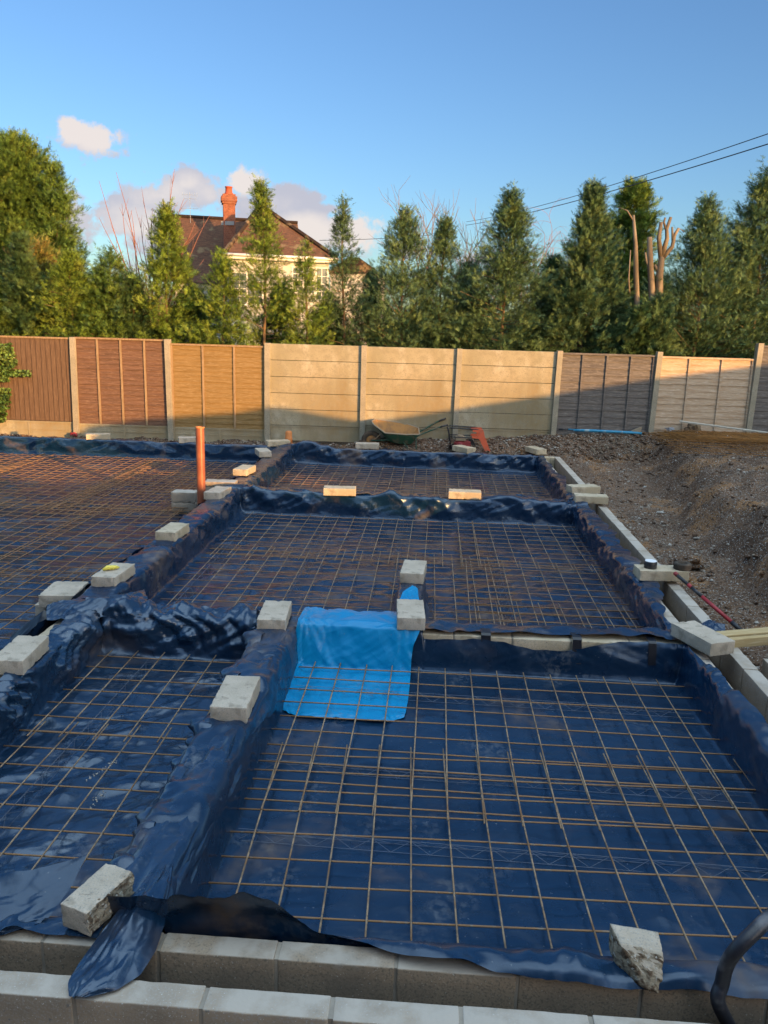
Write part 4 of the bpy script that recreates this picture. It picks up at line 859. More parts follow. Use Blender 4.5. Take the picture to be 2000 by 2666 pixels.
# ivy on the left panel
def leaf_cloud(n, fn, size, seed, quad=True):
    r = np.random.RandomState(seed); P = fn(r, n); a = r.uniform(0, 2 * PI, n); el = r.normal(0, .6, n); s = size * r.uniform(.6, 1.3, n)
    u = np.stack([np.cos(a), np.sin(a) * .5, np.sin(el)], -1); u /= np.linalg.norm(u, axis=1, keepdims=True); v = np.cross(u, r.normal(size=(n, 3))); v /= np.linalg.norm(v, axis=1, keepdims=True)
    V = np.stack([P - u * s[:, None], P + v * s[:, None] * .7, P + u * s[:, None], P - v * s[:, None] * .7], 1).reshape(-1, 3)
    return V, np.arange(4 * n).reshape(n, 4)
def ivy_fn(r, n):
    out = []
    while len(out) < n:
        x = r.uniform(-8.85, -7.62, 4000); z = r.uniform(.45, 2.2, 4000); e = pn(x * 2.2, z * 2.2, 61)
        lim = -8.22 - (1.95 - z) * .25 + .25 * e - .35 * (np.abs(z - 1.25) < .12) + .3 * (np.abs(z - 1.38) < .12)
        ok = (x < lim) & ((z < 2.0) | (pn(x * 5, z * 5, 3) > 0)); out += list(zip(x[ok], z[ok]))
    q = np.array(out[:n]); return np.stack([q[:, 0], fence_y(q[:, 0]) - .05 - r.uniform(0, .13, n), q[:, 1]], -1)
t = thing('ivy', 'green ivy spilling over the dark brown fence panel at the left edge', 'ivy', (-8.4, 16, .4))
V, Fc = leaf_cloud(2600, ivy_fn, .030, 5); link('leaves', npmesh('leaves', V - np.array([-8.4, 16, .4]), Fc, M_LF[5], False), t)
m = MB()
for k in range(7):
    x = -8.95 + .06 * k; p = []
    for j in range(9): p.append((x + 8.4 + .05 * math.sin(j + k), fence_y(x) - .045 - 16, .05 + j * .2))
    m.tube(p, .006, 4)
m.make('stems', M_BARK, t)

# ================================================================== THINGS AT THE BACK
# orange drain pipe
t = thing('drain_pipe', 'tall orange brown drain pipe standing upright in the left area', 'drain pipe', (-3.075, 10.55, -.06))
m = MB(); m.lathe([(.057, 0), (.057, 1.24), (.056, 1.25), (.052, 1.25), (.051, 1.24), (.051, .9), (0, .9)], 28); m.make('tube', M_PIPE, t, True)
m = MB(); m.lathe([(.0595, 1.235), (.0605, 1.246), (.0575, 1.252), (.050, 1.2525), (.050, 1.20)], 28); m.make('rim', M_PIPE2, t, True)
# orange fitting
t = thing('drain_fitting', 'short orange clay drain fitting standing on the back wall corner', 'drain fitting', (-2.80, 15.60, .20))
m = MB(); m.lathe([(.062, 0), (.062, .10), (.075, .105), (.075, .17), (.066, .19), (.066, .27), (.060, .30), (.04, .315), (0, .32)], 22); m.make('tube', M_PIPE2, t, True)
m = MB(); m.tube([(.03, -.02, .06), (.10, -.03, -.02), (.13, -.03, -.10)], [.055, .057, .062], 16); m.make('branch', M_PIPE2, t, True)

# wheelbarrow (points left, tray tipped a little to the viewer)
wb = thing('wheelbarrow', 'muddy wheelbarrow with green tray and rusty orange inside behind the back wall', 'wheelbarrow', (-.55, 15.86, .20), .06)
top = [(-.62, -.27, .50), (-.66, 0, .53), (-.60, .27, .54), (.0, .33, .47), (.26, .24, .40), (.27, -.22, .33), (0.0, -.31, .33), (-.40, -.31, .35)]
bot = [(-.30, -.12, .16), (-.34, 0, .18), (-.30, .13, .18), (-.05, .16, .15), (.10, .12, .13), (.12, -.10, .12), (0, -.14, .12), (-.18, -.14, .13)]
def loop_mesh(a, b, name, mt, floor=True, off=0.):
    m = MB(); n = len(a); m.v += [tuple(Vector(p) + Vector((0, 0, off))) for p in a] + [tuple(Vector(p) + Vector((0, 0, off))) for p in b]
    for i in range(n): j = (i + 1) % n; m.f.append((i, j, n + j, n + i))
    if floor: m.f.append(tuple(range(n, 2 * n)))
    return m.make(name, mt, wb)
loop_mesh(top, bot, 'tray', M_GREEN)
c0 = Vector((-.1, 0, .3)); loop_mesh([Vector(p) + (c0 - Vector(p)) * .015 for p in top], [Vector(p) + (c0 - Vector(p)) * .05 for p in bot], 'tray_lining', M_MUDTRAY, True, .006)
m = MB(); m.tube([*top, top[0]], .013, 8); m.make('rim', M_FOLP, wb, True)
wh = MB(); Rm = Matrix.Translation((-.66, 0, .16)) @ Matrix.Rotation(PI / 2, 4, 'X')
wh.lathe([(.10, -.03), (.155, -.04), (.185, -.025), (.195, 0), (.185, .025), (.155, .04), (.10, .03)], 24, Rm); wo = wh.make('wheel', M_TYRE, wb, True)
m = MB(); m.lathe([(0, -.02), (.03, -.035), (.10, -.02), (.105, 0), (.10, .02), (.03, .035), (0, .02)], 20, Rm); m.make('hub', M_MUDTRAY, wo, True)
for s in (-1, 1):
    m = MB(); m.tube([(-.66, s * .07, .16), (-.40, s * .15, .19), (.15, s * .20, .26), (.38, s * .26, .37), (.62, s * .28, .50 + .02 * s), (.78, s * .28, .56 + .03 * s)], .014, 8); hn = m.make('handle', M_GREEN, wb, True)
    m = MB(); m.tube([(.66, s * .28, .514 + .022 * s), (.80, s * .28, .566 + .03 * s)], .018, 8); m.make('grip', M_BLK, hn, True)
    m = MB(); m.tube([(-.05, s * .17, .18), (.10, s * .20, .0), (.22, s * .20, -.0), (.20, s * .21, .27)], .012, 6); m.make('leg', M_GREEN, wb, True)
    m = MB(); m.tube([(-.42, s * .24, .38), (-.56, s * .1, .22), (-.66, s * .07, .16)], .009, 6); m.make('brace', M_FOLP, wb, True)
# plate compactor
pc = thing('plate_compactor', 'red and orange plate compactor with tube frame behind the back wall', 'compactor', (.60, 15.88, .22), .04)
m = MB(); m.box(-.22, .20, -.17, .17, .03, .055); m.poly([(-.22, .03), (-.30, .10), (-.285, .11), (-.20, .055)], .34, 'y'); m.v = [(a, b - (.17 if i >= 8 else 0), c) for i, (a, b, c) in enumerate(m.v)]; m.make('base_plate', M_BLK, pc)
m = MB(); m.lathe([(0, .06), (.10, .06), (.12, .10), (.12, .16), (.08, .20), (0, .21)], 18, Matrix.Translation((-.08, 0, 0))); m.box(-.02, .12, -.11, .11, .06, .19); m.make('engine', M_DRED, pc)
m = MB(); m.box(-.17, .02, -.10, .08, .215, .29); m.lathe([(0, .29), (.06, .29), (.06, .32), (0, .325)], 14, Matrix.Translation((-.08, 0, 0))); m.make('fuel_tank', M_FOLP, pc)
m = MB(); m.poly([(.10, .08), (.24, .08), (.16, .24), (.08, .24)], .06, 'y'); m.make('belt_guard', M_BLK, pc)
m = MB(); 
for s in (-.17, .17): m.tube([(-.27, s, .05), (-.29, s, .30), (-.33, s, .47), (-.28, s, .49), (.22, s, .47), (.32, s, .44)], .013, 7)
m.tube([(-.33, -.17, .47), (-.33, .17, .47)], .013, 7); m.tube([(-.29, -.17, .30), (.30, -.17, .29)], .011, 7); m.tube([(-.29, .17, .30), (.30, .17, .29)], .011, 7); m.make('frame', M_BLK, pc, True)
m = MB()
m.poly([(.14, .46), (.34, .47), (.37, .35), (.50, .02), (.41, .0), (.27, .28), (.13, .29), (.14, .33), (.24, .33), (.27, .42), (.14, .42)], .05, 'y'); m.v = [(a, b - .20, c) for a, b, c in m.v]; o = m.make('handle_arm', M_ORG, pc)
m = MB(); m.poly([(.14, .46), (.34, .47), (.37, .35), (.50, .02), (.41, .0), (.27, .28), (.13, .29), (.14, .33), (.24, .33), (.27, .42), (.14, .42)], .05, 'y'); m.v = [(a, b + .14, c) for a, b, c in m.v]; m.make('handle_arm', M_ORG, pc)
pc.scale = (1., 1., .93)

# blue tube and brown broom at the foot of the grey panel
m = MB(); m.tube([(0, 0, 0), (.28, 0, .005), (.9, .01, -.004), (1.32, .01, -.015)], [.022, .028, .026, .024], 10); o = m.make('plastic_tube', M_BLUEP, None, True, (2.72, 16.10, .66)); tag(o, 'bright blue plastic tube lying along the foot of the grey fence panel', 'tube')
t = thing('broom', 'old broom lying behind the blue tube with its brown head to the right', 'broom', (2.60, 16.13, .665))
m = MB(); m.tube([(0, 0, .005), (1.25, .0, .0)], .013, 7); m.make('stick', M_BLUEP, t, True)
m = MB(); m.poly([(1.20, -.02), (1.42, -.035), (1.44, .10), (1.30, .045)], .06, 'y'); m.make('head', M_FOLP, t)
m = MB(); m.tube([(-.16, 0, .0), (.02, 0, .005)], .020, 8); m.make('grip', M_BLK, t, True)
# plank leaning along the fence, right
m = MB(); m.box(0, 2.6, -.03, .03, -.012, .012, Matrix.Rotation(math.radians(-2.6), 4, 'Y').inverted() @ Matrix.Identity(4)); 
_a = at_y(1770, 1097, 15.9); _b = at_y(2000, 1117, 15.9)
o = m.make('plank', M_GREYPL, None, False, (_a.x, 15.9, _a.z), (math.radians(12), math.atan2(_a.z - _b.z, _b.x - _a.x) - math.radians(2.6) * -0 , .01)); tag(o, 'long pale plank propped along the foot of the pinkish fence panel', 'plank')
# litter and roots on the bank
def crumple(name, label, cat, c, s, mt, seed, flat=.35):
    V, Fc = [], []; import bmesh
    bm = bmesh.new(); bmesh.ops.create_icosphere(bm, subdivisions=3, radius=1)
    for v in bm.verts:
        n = noise.fractal(v.co * 1.6 + Vector((seed, 0, 0)), 1, 2, 3); v.co = v.co * (1 + .6 * n); v.co.x *= s; v.co.y *= s * .7; v.co.z *= s * flat
    me = bpy.data.meshes.new(name); bm.to_mesh(me); bm.free(); me.materials.append(mt); o = link(name, me); o.location = c; return tag(o, label, cat)
p = at_z(1893, 1146, .70); crumple('plastic_scrap', 'crumpled white plastic scrap on the heap of rusty grids', 'litter', (p.x, p.y, .74), .10, M_WHITE, 1, .3)
p = at_y(1815, 1127, 16.0); crumple('plastic_scrap', 'small greenish white scrap at the fence foot beside the root lump', 'litter', (p.x, 16.0, p.z), .05, M_WHITE, 2, .6)
p = at_y(1745, 1118, 16.05); crumple('plastic_bottle', 'clear crushed bottle lying at the foot of the pinkish panel', 'bottle', (p.x, 16.05, p.z), .09, M_LEAD, 3, .4)
p = at_y(1802, 1118, 16.08); crumple('root_lump', 'dark tangle of roots in front of the pinkish fence panel', 'root lump', (p.x, 16.08, p.z), .14, M_BARK, 4, .8)
p = at_z(1487, 1177, .2); crumple('stone', 'large pale stone on the soil beyond the far right wall corner', 'stone', (p.x, p.y, .16), .085, M_STONE, 5, .8)
p = at_z(1790, 1463, .0); crumple('stone', 'long brown earthy lump lying on the gravel behind the rusty ring', 'stone', (p.x, p.y, .0), .17, M_SOIL, 6, .45)
p = at_z(170, 1132, .3); crumple('plastic_scrap', 'faded pink scrap at the foot of the fence near the left edge', 'litter', (p.x, 15.85, .26), .07, M_RED, 7, .5)
m = MB(); rr = random.Random(5)
for k in range(26):
    x = 2.9 + rr.uniform(0, 1.1); y = 15.95 + rr.uniform(-.1, .05); z = float(gz(x, y)) + .02; p = [(x, y, z)]
    for j in range(4): p.append((p[-1][0] + rr.uniform(-.06, .06), p[-1][1] - rr.uniform(.01, .05), p[-1][2] + rr.uniform(-.08, .02)))
    m.tube(p, .004, 3)
o = m.make('roots', M_FOLP); tag(o, 'torn pale roots hanging from the cut soil bank by the blue tube', 'roots'); o['kind'] = 'stuff'

# ================================================================== NEAR SMALL THINGS
bz_ = .365
p = at_z(1693, 1478, bz_); t = thing('tape_roll', 'black tape roll with a white end on the block bridging the right walls', 'tape roll', (p.x, p.y, bz_))
m = MB(); m.lathe([(.0, .002), (.058, .0), (.060, .004), (.060, .064), (.057, .068), (.05, .068), (.05, .05), (0, .05)], 30); m.make('tape', M_BLK, t, True)
m = MB(); m.lathe([(0, .0705), (.055, .0705), (.055, .066)], 30); m.make('label_disc', M_WHITE, t)
p = at_z(1776, 1481, bz_); t = thing('rusty_ring', 'dark brown ringed roll beside the black tape roll on the same block', 'roll', (p.x, p.y, bz_))
m = MB(); m.lathe([(.0, .0), (.078, .0), (.084, .008), (.078, .018), (.085, .028), (.079, .038), (.086, .048), (.078, .058), (.072, .062), (.045, .062), (.04, .02), (0, .02)], 28); m.make('ring_stack', M_TYRE, t, True)
p = at_z(289, 1484, .365); t = thing('glove', 'small crumpled yellow item lying on a loose block', 'glove', (p.x, p.y, .372), .5)
m = MB(); m.tube([(-.07, -.01, .005), (-.03, 0, .018), (.02, .005, .014), (.05, .01, .012), (.075, .02, .004)], [.010, .022, .020, .016, .006], 10); m.make('palm', M_YEL, t, True)
m = MB(); m.tube([(-.02, .0, .02), (-.0, .028, .02), (.02, .035, .01)], [.009, .009, .005], 8); m.make('finger', M_YEL, t, True)
# red and black pole resting on the outer wall
a = at_z(1757, 1492, .37); b = Vector((2.60, 6.62, -.02)); b2 = at_z(1905, 1620, .12)
t = thing('pole', 'red and black long handled pole lying against the outer wall on the gravel side', 'pole', a); d = (b2 - a)
def seg(u, v, r, mt, nm): m = MB(); m.tube([d * u, d * v], r, 10); m.make(nm, mt, t, True)
seg(0, .05, .020, M_RED, 'end_cap'); seg(.05, .25, .017, M_BLK, 'grip'); seg(.25, .31, .019, M_RED, 'collar'); seg(.31, .50, .017, M_BLK, 'grip'); seg(.50, 1.0, .018, M_RED, 'tube'); seg(1.0, 1.16, .021, M_BLK, 'foot')
# sawn timber from the corner block to the right
a = at_z(1873, 1645, .29); bq = at_z(2010, 1632, .29)
def timber(x0, y0, x1, y1, w_, h, z, label, sd):
    d = Vector((x1 - x0, y1 - y0, 0)); Ln = d.length; P, Q = lattice_block(Ln, w_, h, .004, .05, .0006, sd, .2)
    o = link('timber', npmesh('timber', P, Q, M_PLANK)); o.location = ((x0 + x1) / 2, (y0 + y1) / 2, z); o.rotation_euler = (0, 0, math.atan2(d.y, d.x)); return tag(o, label, 'timber', 'sawn timbers at the right edge')
timber(2.28, 6.14, 3.4, 6.52, .10, .046, .250, 'upper back length of yellow sawn timber running out at the right edge', 3)
timber(2.30, 6.03, 3.4, 6.40, .047, .072, .225, 'front length of yellow sawn timber lying below its twin at the right edge', 4)
o = patch('plastic_scrap', [[(2.20, 6.42, .25), (2.30, 6.44, .31), (2.40, 6.44, .27)], [(2.20, 6.34, .25), (2.31, 6.36, .30), (2.40, 6.36, .30)], [(2.22, 6.26, .25), (2.31, 6.28, .27), (2.38, 6.28, .26)]], M_POLY2, amp=.012, seed=41, n=24, m=24, fine=3); tag(o, 'scrap of blue sheeting sticking up behind the tilted corner block', 'plastic scrap')
# hose
hp = [(1915, 2700), (1870, 2610), (1880, 2560), (1893, 2510), (1920, 2470), (1960, 2430), (2000, 2392), (2060, 2345)]
dz = [.05, .26, .33, .42, .50, .55, .57, .55]
pts = [at_z(px, py, z) for (px, py), z in zip(hp, dz)]
m = MB(); P = []
for i in range(len(pts) - 1):
    for k in range(5):
        tt = k / 5; p0 = pts[max(i - 1, 0)]; p1 = pts[i]; p2 = pts[i + 1]; p3 = pts[min(i + 2, len(pts) - 1)]
        P.append(.5 * ((2 * p1) + (p2 - p0) * tt + (2 * p0 - 5 * p1 + 4 * p2 - p3) * tt * tt + (3 * p1 - p0 - 3 * p2 + p3) * tt ** 3))
P.append(pts[-1]); m.tube(P, .0255, 18); o = m.make('hose', M_HOSE, None, True); tag(o, 'thick black hose curving up in the lower right corner', 'hose')
# white foam crumbs on the sheeting near the left
rs2 = np.random.RandomState(4)
c1 = at_z(260, 2010, .0); c2 = at_z(256, 2082, -.045); c3 = at_z(630, 2480, -.05)
P = np.concatenate([np.stack([c1.x + rs2.normal(0, .008, 40) + np.linspace(-.03, .05, 40), c1.y + np.linspace(-.1, .12, 40) + rs2.normal(0, .01, 40), np.full(40, .008)], -1), np.stack([c2.x + rs2.normal(0, .012, 26), c2.y + rs2.normal(0, .05, 26), np.full(26, -.035)], -1)])
scatter('foam_crumbs', P, .0025 + .004 * rs2.rand(len(P)), M_WALLP, 5, 'white crumbs scattered on the grid bar and sheeting of the nearest left cell', 'crumbs')

# ================================================================== VEGETATION
def feather(seed):
    """flat cypress spray template: n leaflets off a midrib, unit length along x"""
    r = np.random.RandomState(seed); T = []
    def tri(a, b, w_):
        a = np.array(a, float); b = np.array(b, float); d = b - a; n_ = np.array([-d[1], d[0], 0]); n_ /= np.linalg.norm(n_) + 1e-9
        m_ = a + d * .4; T.append([a, m_ + n_ * w_, b, m_ - n_ * w_])
    tri((0, 0, 0), (1, 0, -.06), .030)
    for k in range(5):
        x = .1 + .16 * k + r.uniform(-.03, .03); l = .48 * (1 - x * .62) * r.uniform(.75, 1.2)
        for s in (-1, 1):
            an = math.radians(r.uniform(30, 48)); e = (x + l * math.cos(an), s * l * math.sin(an), r.uniform(-.10, .08)); tri((x, 0, 0), e, .028)
    return np.array(T)
FT = [feather(k) for k in range(5)]
def sprays(P, D, S, seed):
    r = np.random.RandomState(seed); n = len(P); D = D / np.maximum(np.linalg.norm(D, axis=1, keepdims=True), 1e-6)
    up = r.normal(0, .55, (n, 3)) + np.array([0, 0, 1.0]); Y_ = np.cross(up, D); Y_ /= np.maximum(np.linalg.norm(Y_, axis=1, keepdims=True), 1e-6); Z_ = np.cross(D, Y_)
    out = []
    which = r.randint(0, 5, n)
    for k in range(5):
        i = np.where(which == k)[0]; T = FT[k].reshape(-1, 3)
        V = P[i][:, None] + S[i][:, None, None] * (T[None, :, 0:1] * D[i][:, None] + T[None, :, 1:2] * Y_[i][:, None] + T[None, :, 2:3] * Z_[i][:, None])
        out.append(V.reshape(-1, 3))
    V = np.concatenate(out); return V, np.arange(len(V)).reshape(-1, 4)
def conifer(label, base, h, R, seed, mt=0, n=260, per=17, prof=None, lean=(0, 0), s0=.20, asc=.55, z0=.12, cat='conifer', group='cypress trees behind the back fence', clump=.30, spr=1., tip=1., name='cypress_tree'):
    r = np.random.RandomState(seed); base = Vector(base); s0 *= .92 * r.uniform(.8, 1.35); asc *= r.uniform(.6, 1.5); R *= 1.62; clump *= 1.25; n = int(n * .72); per = int(per * 2.8)
    prof = prof or (lambda t: (1 - t) ** .75 * (.35 + .65 * np.minimum(1, t / .12)))
    tr = thing(name, label, cat, base, 0, group)
    # trunk with slight bend
    tp = [(lean[0] * (k / 8) ** 1.6 + .03 * math.sin(k + seed), lean[1] * (k / 8) ** 1.6, h * k / 8 * .98) for k in range(9)]
    m = MB(); m.tube(tp, [.026 * h / 3 * (1 - k / 8.6) + .006 for k in range(9)], 7); m.make('trunk', M_BARK, tr, True)
    tpa = np.array(tp)
    def trunk(t): q = np.clip(t, 0, 1) * 8; return np.stack([np.interp(q, range(9), tpa[:, k]) for k in range(3)], -1)
    t = z0 + (1 - z0) * r.beta(1.0, 1.15, n); t = np.sort(t); az = np.cumsum(r.uniform(1.6, 3.2, n)) 
    lump = 1 + clump * pn(az * .8 + seed, t * 5, seed) + clump * .8 * pn(az * 2.1, t * 11 + seed, seed + 1)
    L_ = R * prof(t) * np.clip(lump, .45, 1.6) * np.where((r.rand(n) < .14) & (t < .85), r.uniform(1.0, 1.3, n), r.uniform(.6, 1.05, n)) + .05
    o = trunk(t); asc_ = asc * (.30 + .8 * t) + r.normal(0, .12, n)
    dr = np.stack([np.cos(az), np.sin(az), asc_], -1); dr /= np.linalg.norm(dr, axis=1, keepdims=True)
    P = []; D = []; S = []
    k = per
    for j in range(k):
        u = (.22 + .80 * (j + r.rand(n)) / k); keep = r.rand(n) < np.clip(.35 + .9 * u, 0, 1)
        jit = r.normal(0, .028 + .026 * R, (n, 3)) * (.25 + 1.1 * np.sin(np.clip(u, 0, 1) * 2.6))[:, None]; curve = np.array([0, 0, 1.]) * (-.10 * u * (1 - u) * L_)[:, None] * 2
        p = o + dr * (L_ * u)[:, None] + jit + curve; d = dr * .9 + r.normal(0, .45, (n, 3)) + np.array([0, 0, .35])
        P.append(p[keep]); D.append(d[keep]); S.append((s0 * r.uniform(.6, 1.25, n) * (.75 + .35 * (1 - t)))[keep])
    # leader sprays
    for q in range(int(10 * tip)):
        tt = np.array([1 - .016 * q]); P.append(trunk(tt) + r.normal(0, .012, (1, 3))); D.append(np.array([[r.normal(0, .5), r.normal(0, .5), 1.1]])); S.append(np.array([s0 * .8]))
    P = np.concatenate(P); D = np.concatenate(D); S = np.concatenate(S) * spr
    fy_ = 16.2 + .03 * (P[:, 0] + base.x) - base.y; ok = (P[:, 1] > fy_ + .22) | ((P[:, 2] + base.z > 2.28) & (P[:, 1] > fy_ - .12)); P = P[ok]; D = D[ok]; S = S[ok]
    V, Fc = sprays(P, D, S, seed); link('foliage', npmesh('foliage', V, Fc, M_LF[mt], False), tr)
    # a few visible branches
    m = MB()
    for i in range(0, n, 5): m.tube([tuple(o[i]), tuple(o[i] + dr[i] * L_[i] * .8)], [.012, .003], 3, False)
    m.make('branches', M_BARK, tr)
    return tr
def tree_px(px, py_top, y, zbase=.2):
    p = at_y(px * 1.2055, py_top * 1.2055, y); return (p.x, y, zbase), p.z - zbase
cone = lambda p: (lambda t: np.minimum(1, ((1 - t) / .62)) ** p)
slim = cone(1.15)
pear = cone(.95)
def CT(label, px, pyt, y, half, seed, mt=0, **k):
    b, h = tree_px(px, pyt, y); Rr = half * 1.2055 * y / F
    if 'dx' in k: q = k.pop('dx') * 1.2055 * y / F; k['lean'] = (q, 0); b = (b[0] - q, b[1], b[2])
    return conifer(label, b, h, Rr, seed, mt, **k)
CT('cypress left of the bare red stems, in front of the house gable end', 355, 440, 17.9, 72, 101, 2, n=280, per=16, prof=slim)
CT('shorter cypress with a visible pale stem below the white gutter corner', 480, 540, 17.7, 62, 102, 2, n=170, per=13, prof=slim, spr=.95)
CT('feathery cypress with a bent thin tip standing in front of the house roof', 566, 385, 17.8, 68, 103, 2, n=250, per=13, prof=cone(1.5), dx=-6, clump=.45, tip=2)
CT('slender cypress with yellowish stem at the right end of the house', 662, 515, 17.6, 44, 104, 2, n=180, per=12, prof=slim)
CT('airy blue green cypress with a long thin leader right of the house', 742, 420, 18.2, 62, 105, 1, n=220, per=14, prof=cone(1.5), dx=-4)
CT('broad cypress right of the airy one, left of the tall bare tree', 876, 448, 18.0, 82, 106, 1, n=400, per=18, prof=pear)
CT('smaller cypress directly in front of the tall bare tree', 960, 470, 18.3, 60, 107, 1, n=300, per=17, prof=pear)
CT('tall pointed cypress left of the reddish birch', 1105, 405, 18.0, 92, 108, 1, n=520, per=19, prof=cone(1.05))
CT('tall dense cypress left of the bare cut trunks', 1285, 400, 18.0, 74, 109, 1, n=540, per=19, prof=cone(1.05))
CT('full pointed cypress behind the fresh pinkish fence panel', 1535, 428, 18.0, 98, 110, 1, n=560, per=19, prof=cone(1.05))
CT('tall dark cypress cut by the right edge', 1668, 360, 18.6, 95, 111, 1, n=540, per=19, prof=cone(.8))
CT('low cypress filling the gap left of the slender yellowish one', 605, 610, 18.5, 50, 112, 3, n=240, per=15, prof=pear)
CT('low dark cypress between the slender and the airy ones', 712, 640, 18.7, 45, 113, 3, n=200, per=15, prof=pear)
CT('low dark cypress between the broad and the airy ones', 800, 590, 18.9, 50, 114, 3, n=280, per=16, prof=pear)
CT('dark low cypress between the bare tree and the tall pointed one', 1015, 570, 19.1, 60, 115, 3, n=300, per=16, prof=pear)
CT('dark low cypress between the pointed one and the dense one', 1200, 560, 19.1, 68, 116, 3, n=380, per=17, prof=pear)
CT('dark low cypress under the pollarded trunk', 1425, 600, 19.0, 72, 117, 3, n=380, per=17, prof=pear)
CT('dark low cypress in the gap before the right edge', 1610, 560, 19.3, 62, 118, 3, n=300, per=16, prof=pear)
# left group
CT('tall bumpy dark cypress towering at the left edge', 22, 300, 20.5, 88, 120, 0, n=900, per=22, prof=lambda t: np.clip(1.15 * (1 - t) ** .42, 0, 1), s0=.25, clump=.38, asc=.6)
CT('tall cypress shoulder right of the towering one', 112, 350, 20.2, 48, 121, 0, n=460, per=20, prof=lambda t: np.clip(1.1 * (1 - t) ** .5, 0, 1), s0=.24, clump=.38)
CT('brown tinged hedge conifer below the towering cypress', 70, 520, 19.0, 80, 122, 4, n=520, per=19, prof=lambda t: np.clip((1 - t) ** .45, 0, 1), s0=.21)
CT('dark narrow young cypress at the far left above the ivy', 45, 505, 17.6, 52, 123, 3, n=240, per=17, prof=slim)
CT('drooping bright green cypress behind the dark vertical boards', 150, 545, 17.7, 88, 124, 2, n=400, per=18, prof=pear, asc=.25)
CT('rounded green cypress behind the reddish brown panel', 235, 540, 17.8, 75, 125, 0, n=380, per=18, prof=pear, asc=.3)
CT('small leafy cypress at the foot of the bare red stems', 285, 585, 17.6, 58, 126, 3, n=260, per=16, prof=pear)
CT('low green cypress under the house side of the red stems', 415, 620, 18.4, 62, 127, 3, n=300, per=16, prof=pear)
CT('low cypress at the far left edge above the ivy panel', -25, 590, 17.6, 70, 128, 0, n=300, per=17, prof=pear)
# cut trunks and the tree they carry
def trunk_thing(name, label, pts, rad, mt, cat='tree trunk', extra=()):
    t = thing(name, label, cat, pts[0]); b = Vector(pts[0]); m = MB(); m.tube([Vector(p) - b for p in pts], rad, 10); m.make('trunk', mt, t, True)
    for e, rr_ in extra: m = MB(); m.tube([Vector(p) - b for p in e], rr_, 8); m.make('limb', mt, t, True)
    return t
def PY(px, py, y): p = at_y(px * 1.2055, py * 1.2055, y); return (p.x, p.y, p.z)
yT = 21.5
b, h = tree_px(1374, 392, yT); t = conifer('old conifer with a pale bare trunk and a bushy green top', b, h, .50, 131, 0, 330, 18, prof=lambda t: np.where(t < .5, .55, np.where(t < .66, .55 + (t - .5) * 2.6, np.clip((1 - t) / .34, 0, 1) ** .5)), s0=.24, z0=.42, asc=.25, clump=.5, group=None, name='conifer_with_bare_trunk')
for ch_ in t.children:
    if ch_.name.startswith('trunk'): ch_.data.materials[0] = M_CUT; ch_.scale = (2.6, 2.6, 1)
yK = 17.3
trunk_thing('cut_tree', 'tall pale bare trunk leaning slightly, left of the other cut trunks', [PY(1386, 765, yK), PY(1377, 700, yK), PY(1374, 600, yK), PY(1373, 530, yK), PY(1368, 465, yK)], [.07, .062, .052, .042, .026], M_CUT, 'tree trunk', [([PY(1360, 640, yK), PY(1358, 600, yK), PY(1362, 540, yK)], [.02, .016, .01]), ([PY(1370, 480, yK), PY(1355, 455, yK), PY(1335, 448, yK)], [.02, .012, .006])])
trunk_thing('cut_tree', 'middle pale topped trunk with its limbs sawn off', [PY(1412, 765, yK), PY(1410, 660, yK), PY(1405, 580, yK), PY(1403, 512, yK)], [.08, .07, .06, .05], M_CUT, 'tree trunk', [([PY(1406, 590, yK), PY(1396, 562, yK), PY(1394, 545, yK)], [.03, .022, .018])])
trunk_thing('pollarded_tree', 'forked pollarded trunk with stubby sawn limbs against the sky', [PY(1428, 765, yK), PY(1424, 660, yK), PY(1424, 600, yK), PY(1429, 555, yK)], [.095, .082, .072, .06], M_CUT, 'tree trunk',
            [([PY(1428, 560, yK), PY(1423, 515, yK), PY(1428, 480, yK)], [.055, .042, .036]), ([PY(1430, 552, yK), PY(1441, 515, yK), PY(1440, 495, yK), PY(1449, 469, yK)], [.055, .042, .036, .03]), ([PY(1432, 556, yK), PY(1452, 533, yK), PY(1457, 508, yK), PY(1466, 493, yK)], [.05, .04, .034, .028]), ([PY(1441, 505, yK), PY(1434, 480, yK), PY(1437, 470, yK)], [.026, .022, .02]), ([PY(1424, 590, yK), PY(1414, 572, yK)], [.035, .026]), ([PY(1453, 520, yK), PY(1452, 490, yK)], [.026, .02]), ([PY(1466, 493, yK), PY(1478, 500, yK)], [.008, .004])])
CT('small cypress at the feet of the cut trunks, behind the concrete post', 1388, 655, 16.95, 34, 141, 3, n=190, per=15, prof=pear)
CT('small ragged cypress hiding the foot of the pollarded trunk', 1432, 640, 17.0, 36, 142, 1, n=190, per=15, prof=pear)
b, h = tree_px(1398, 640, 18.6); conifer('yellow green laurel glimpsed between the cut trunks', b, h, .35, 140, 6, 60, 14, prof=lambda t: np.sqrt(np.clip(1 - t, 0, 1)), s0=.16, cat='shrub', group=None, name='laurel_shrub')
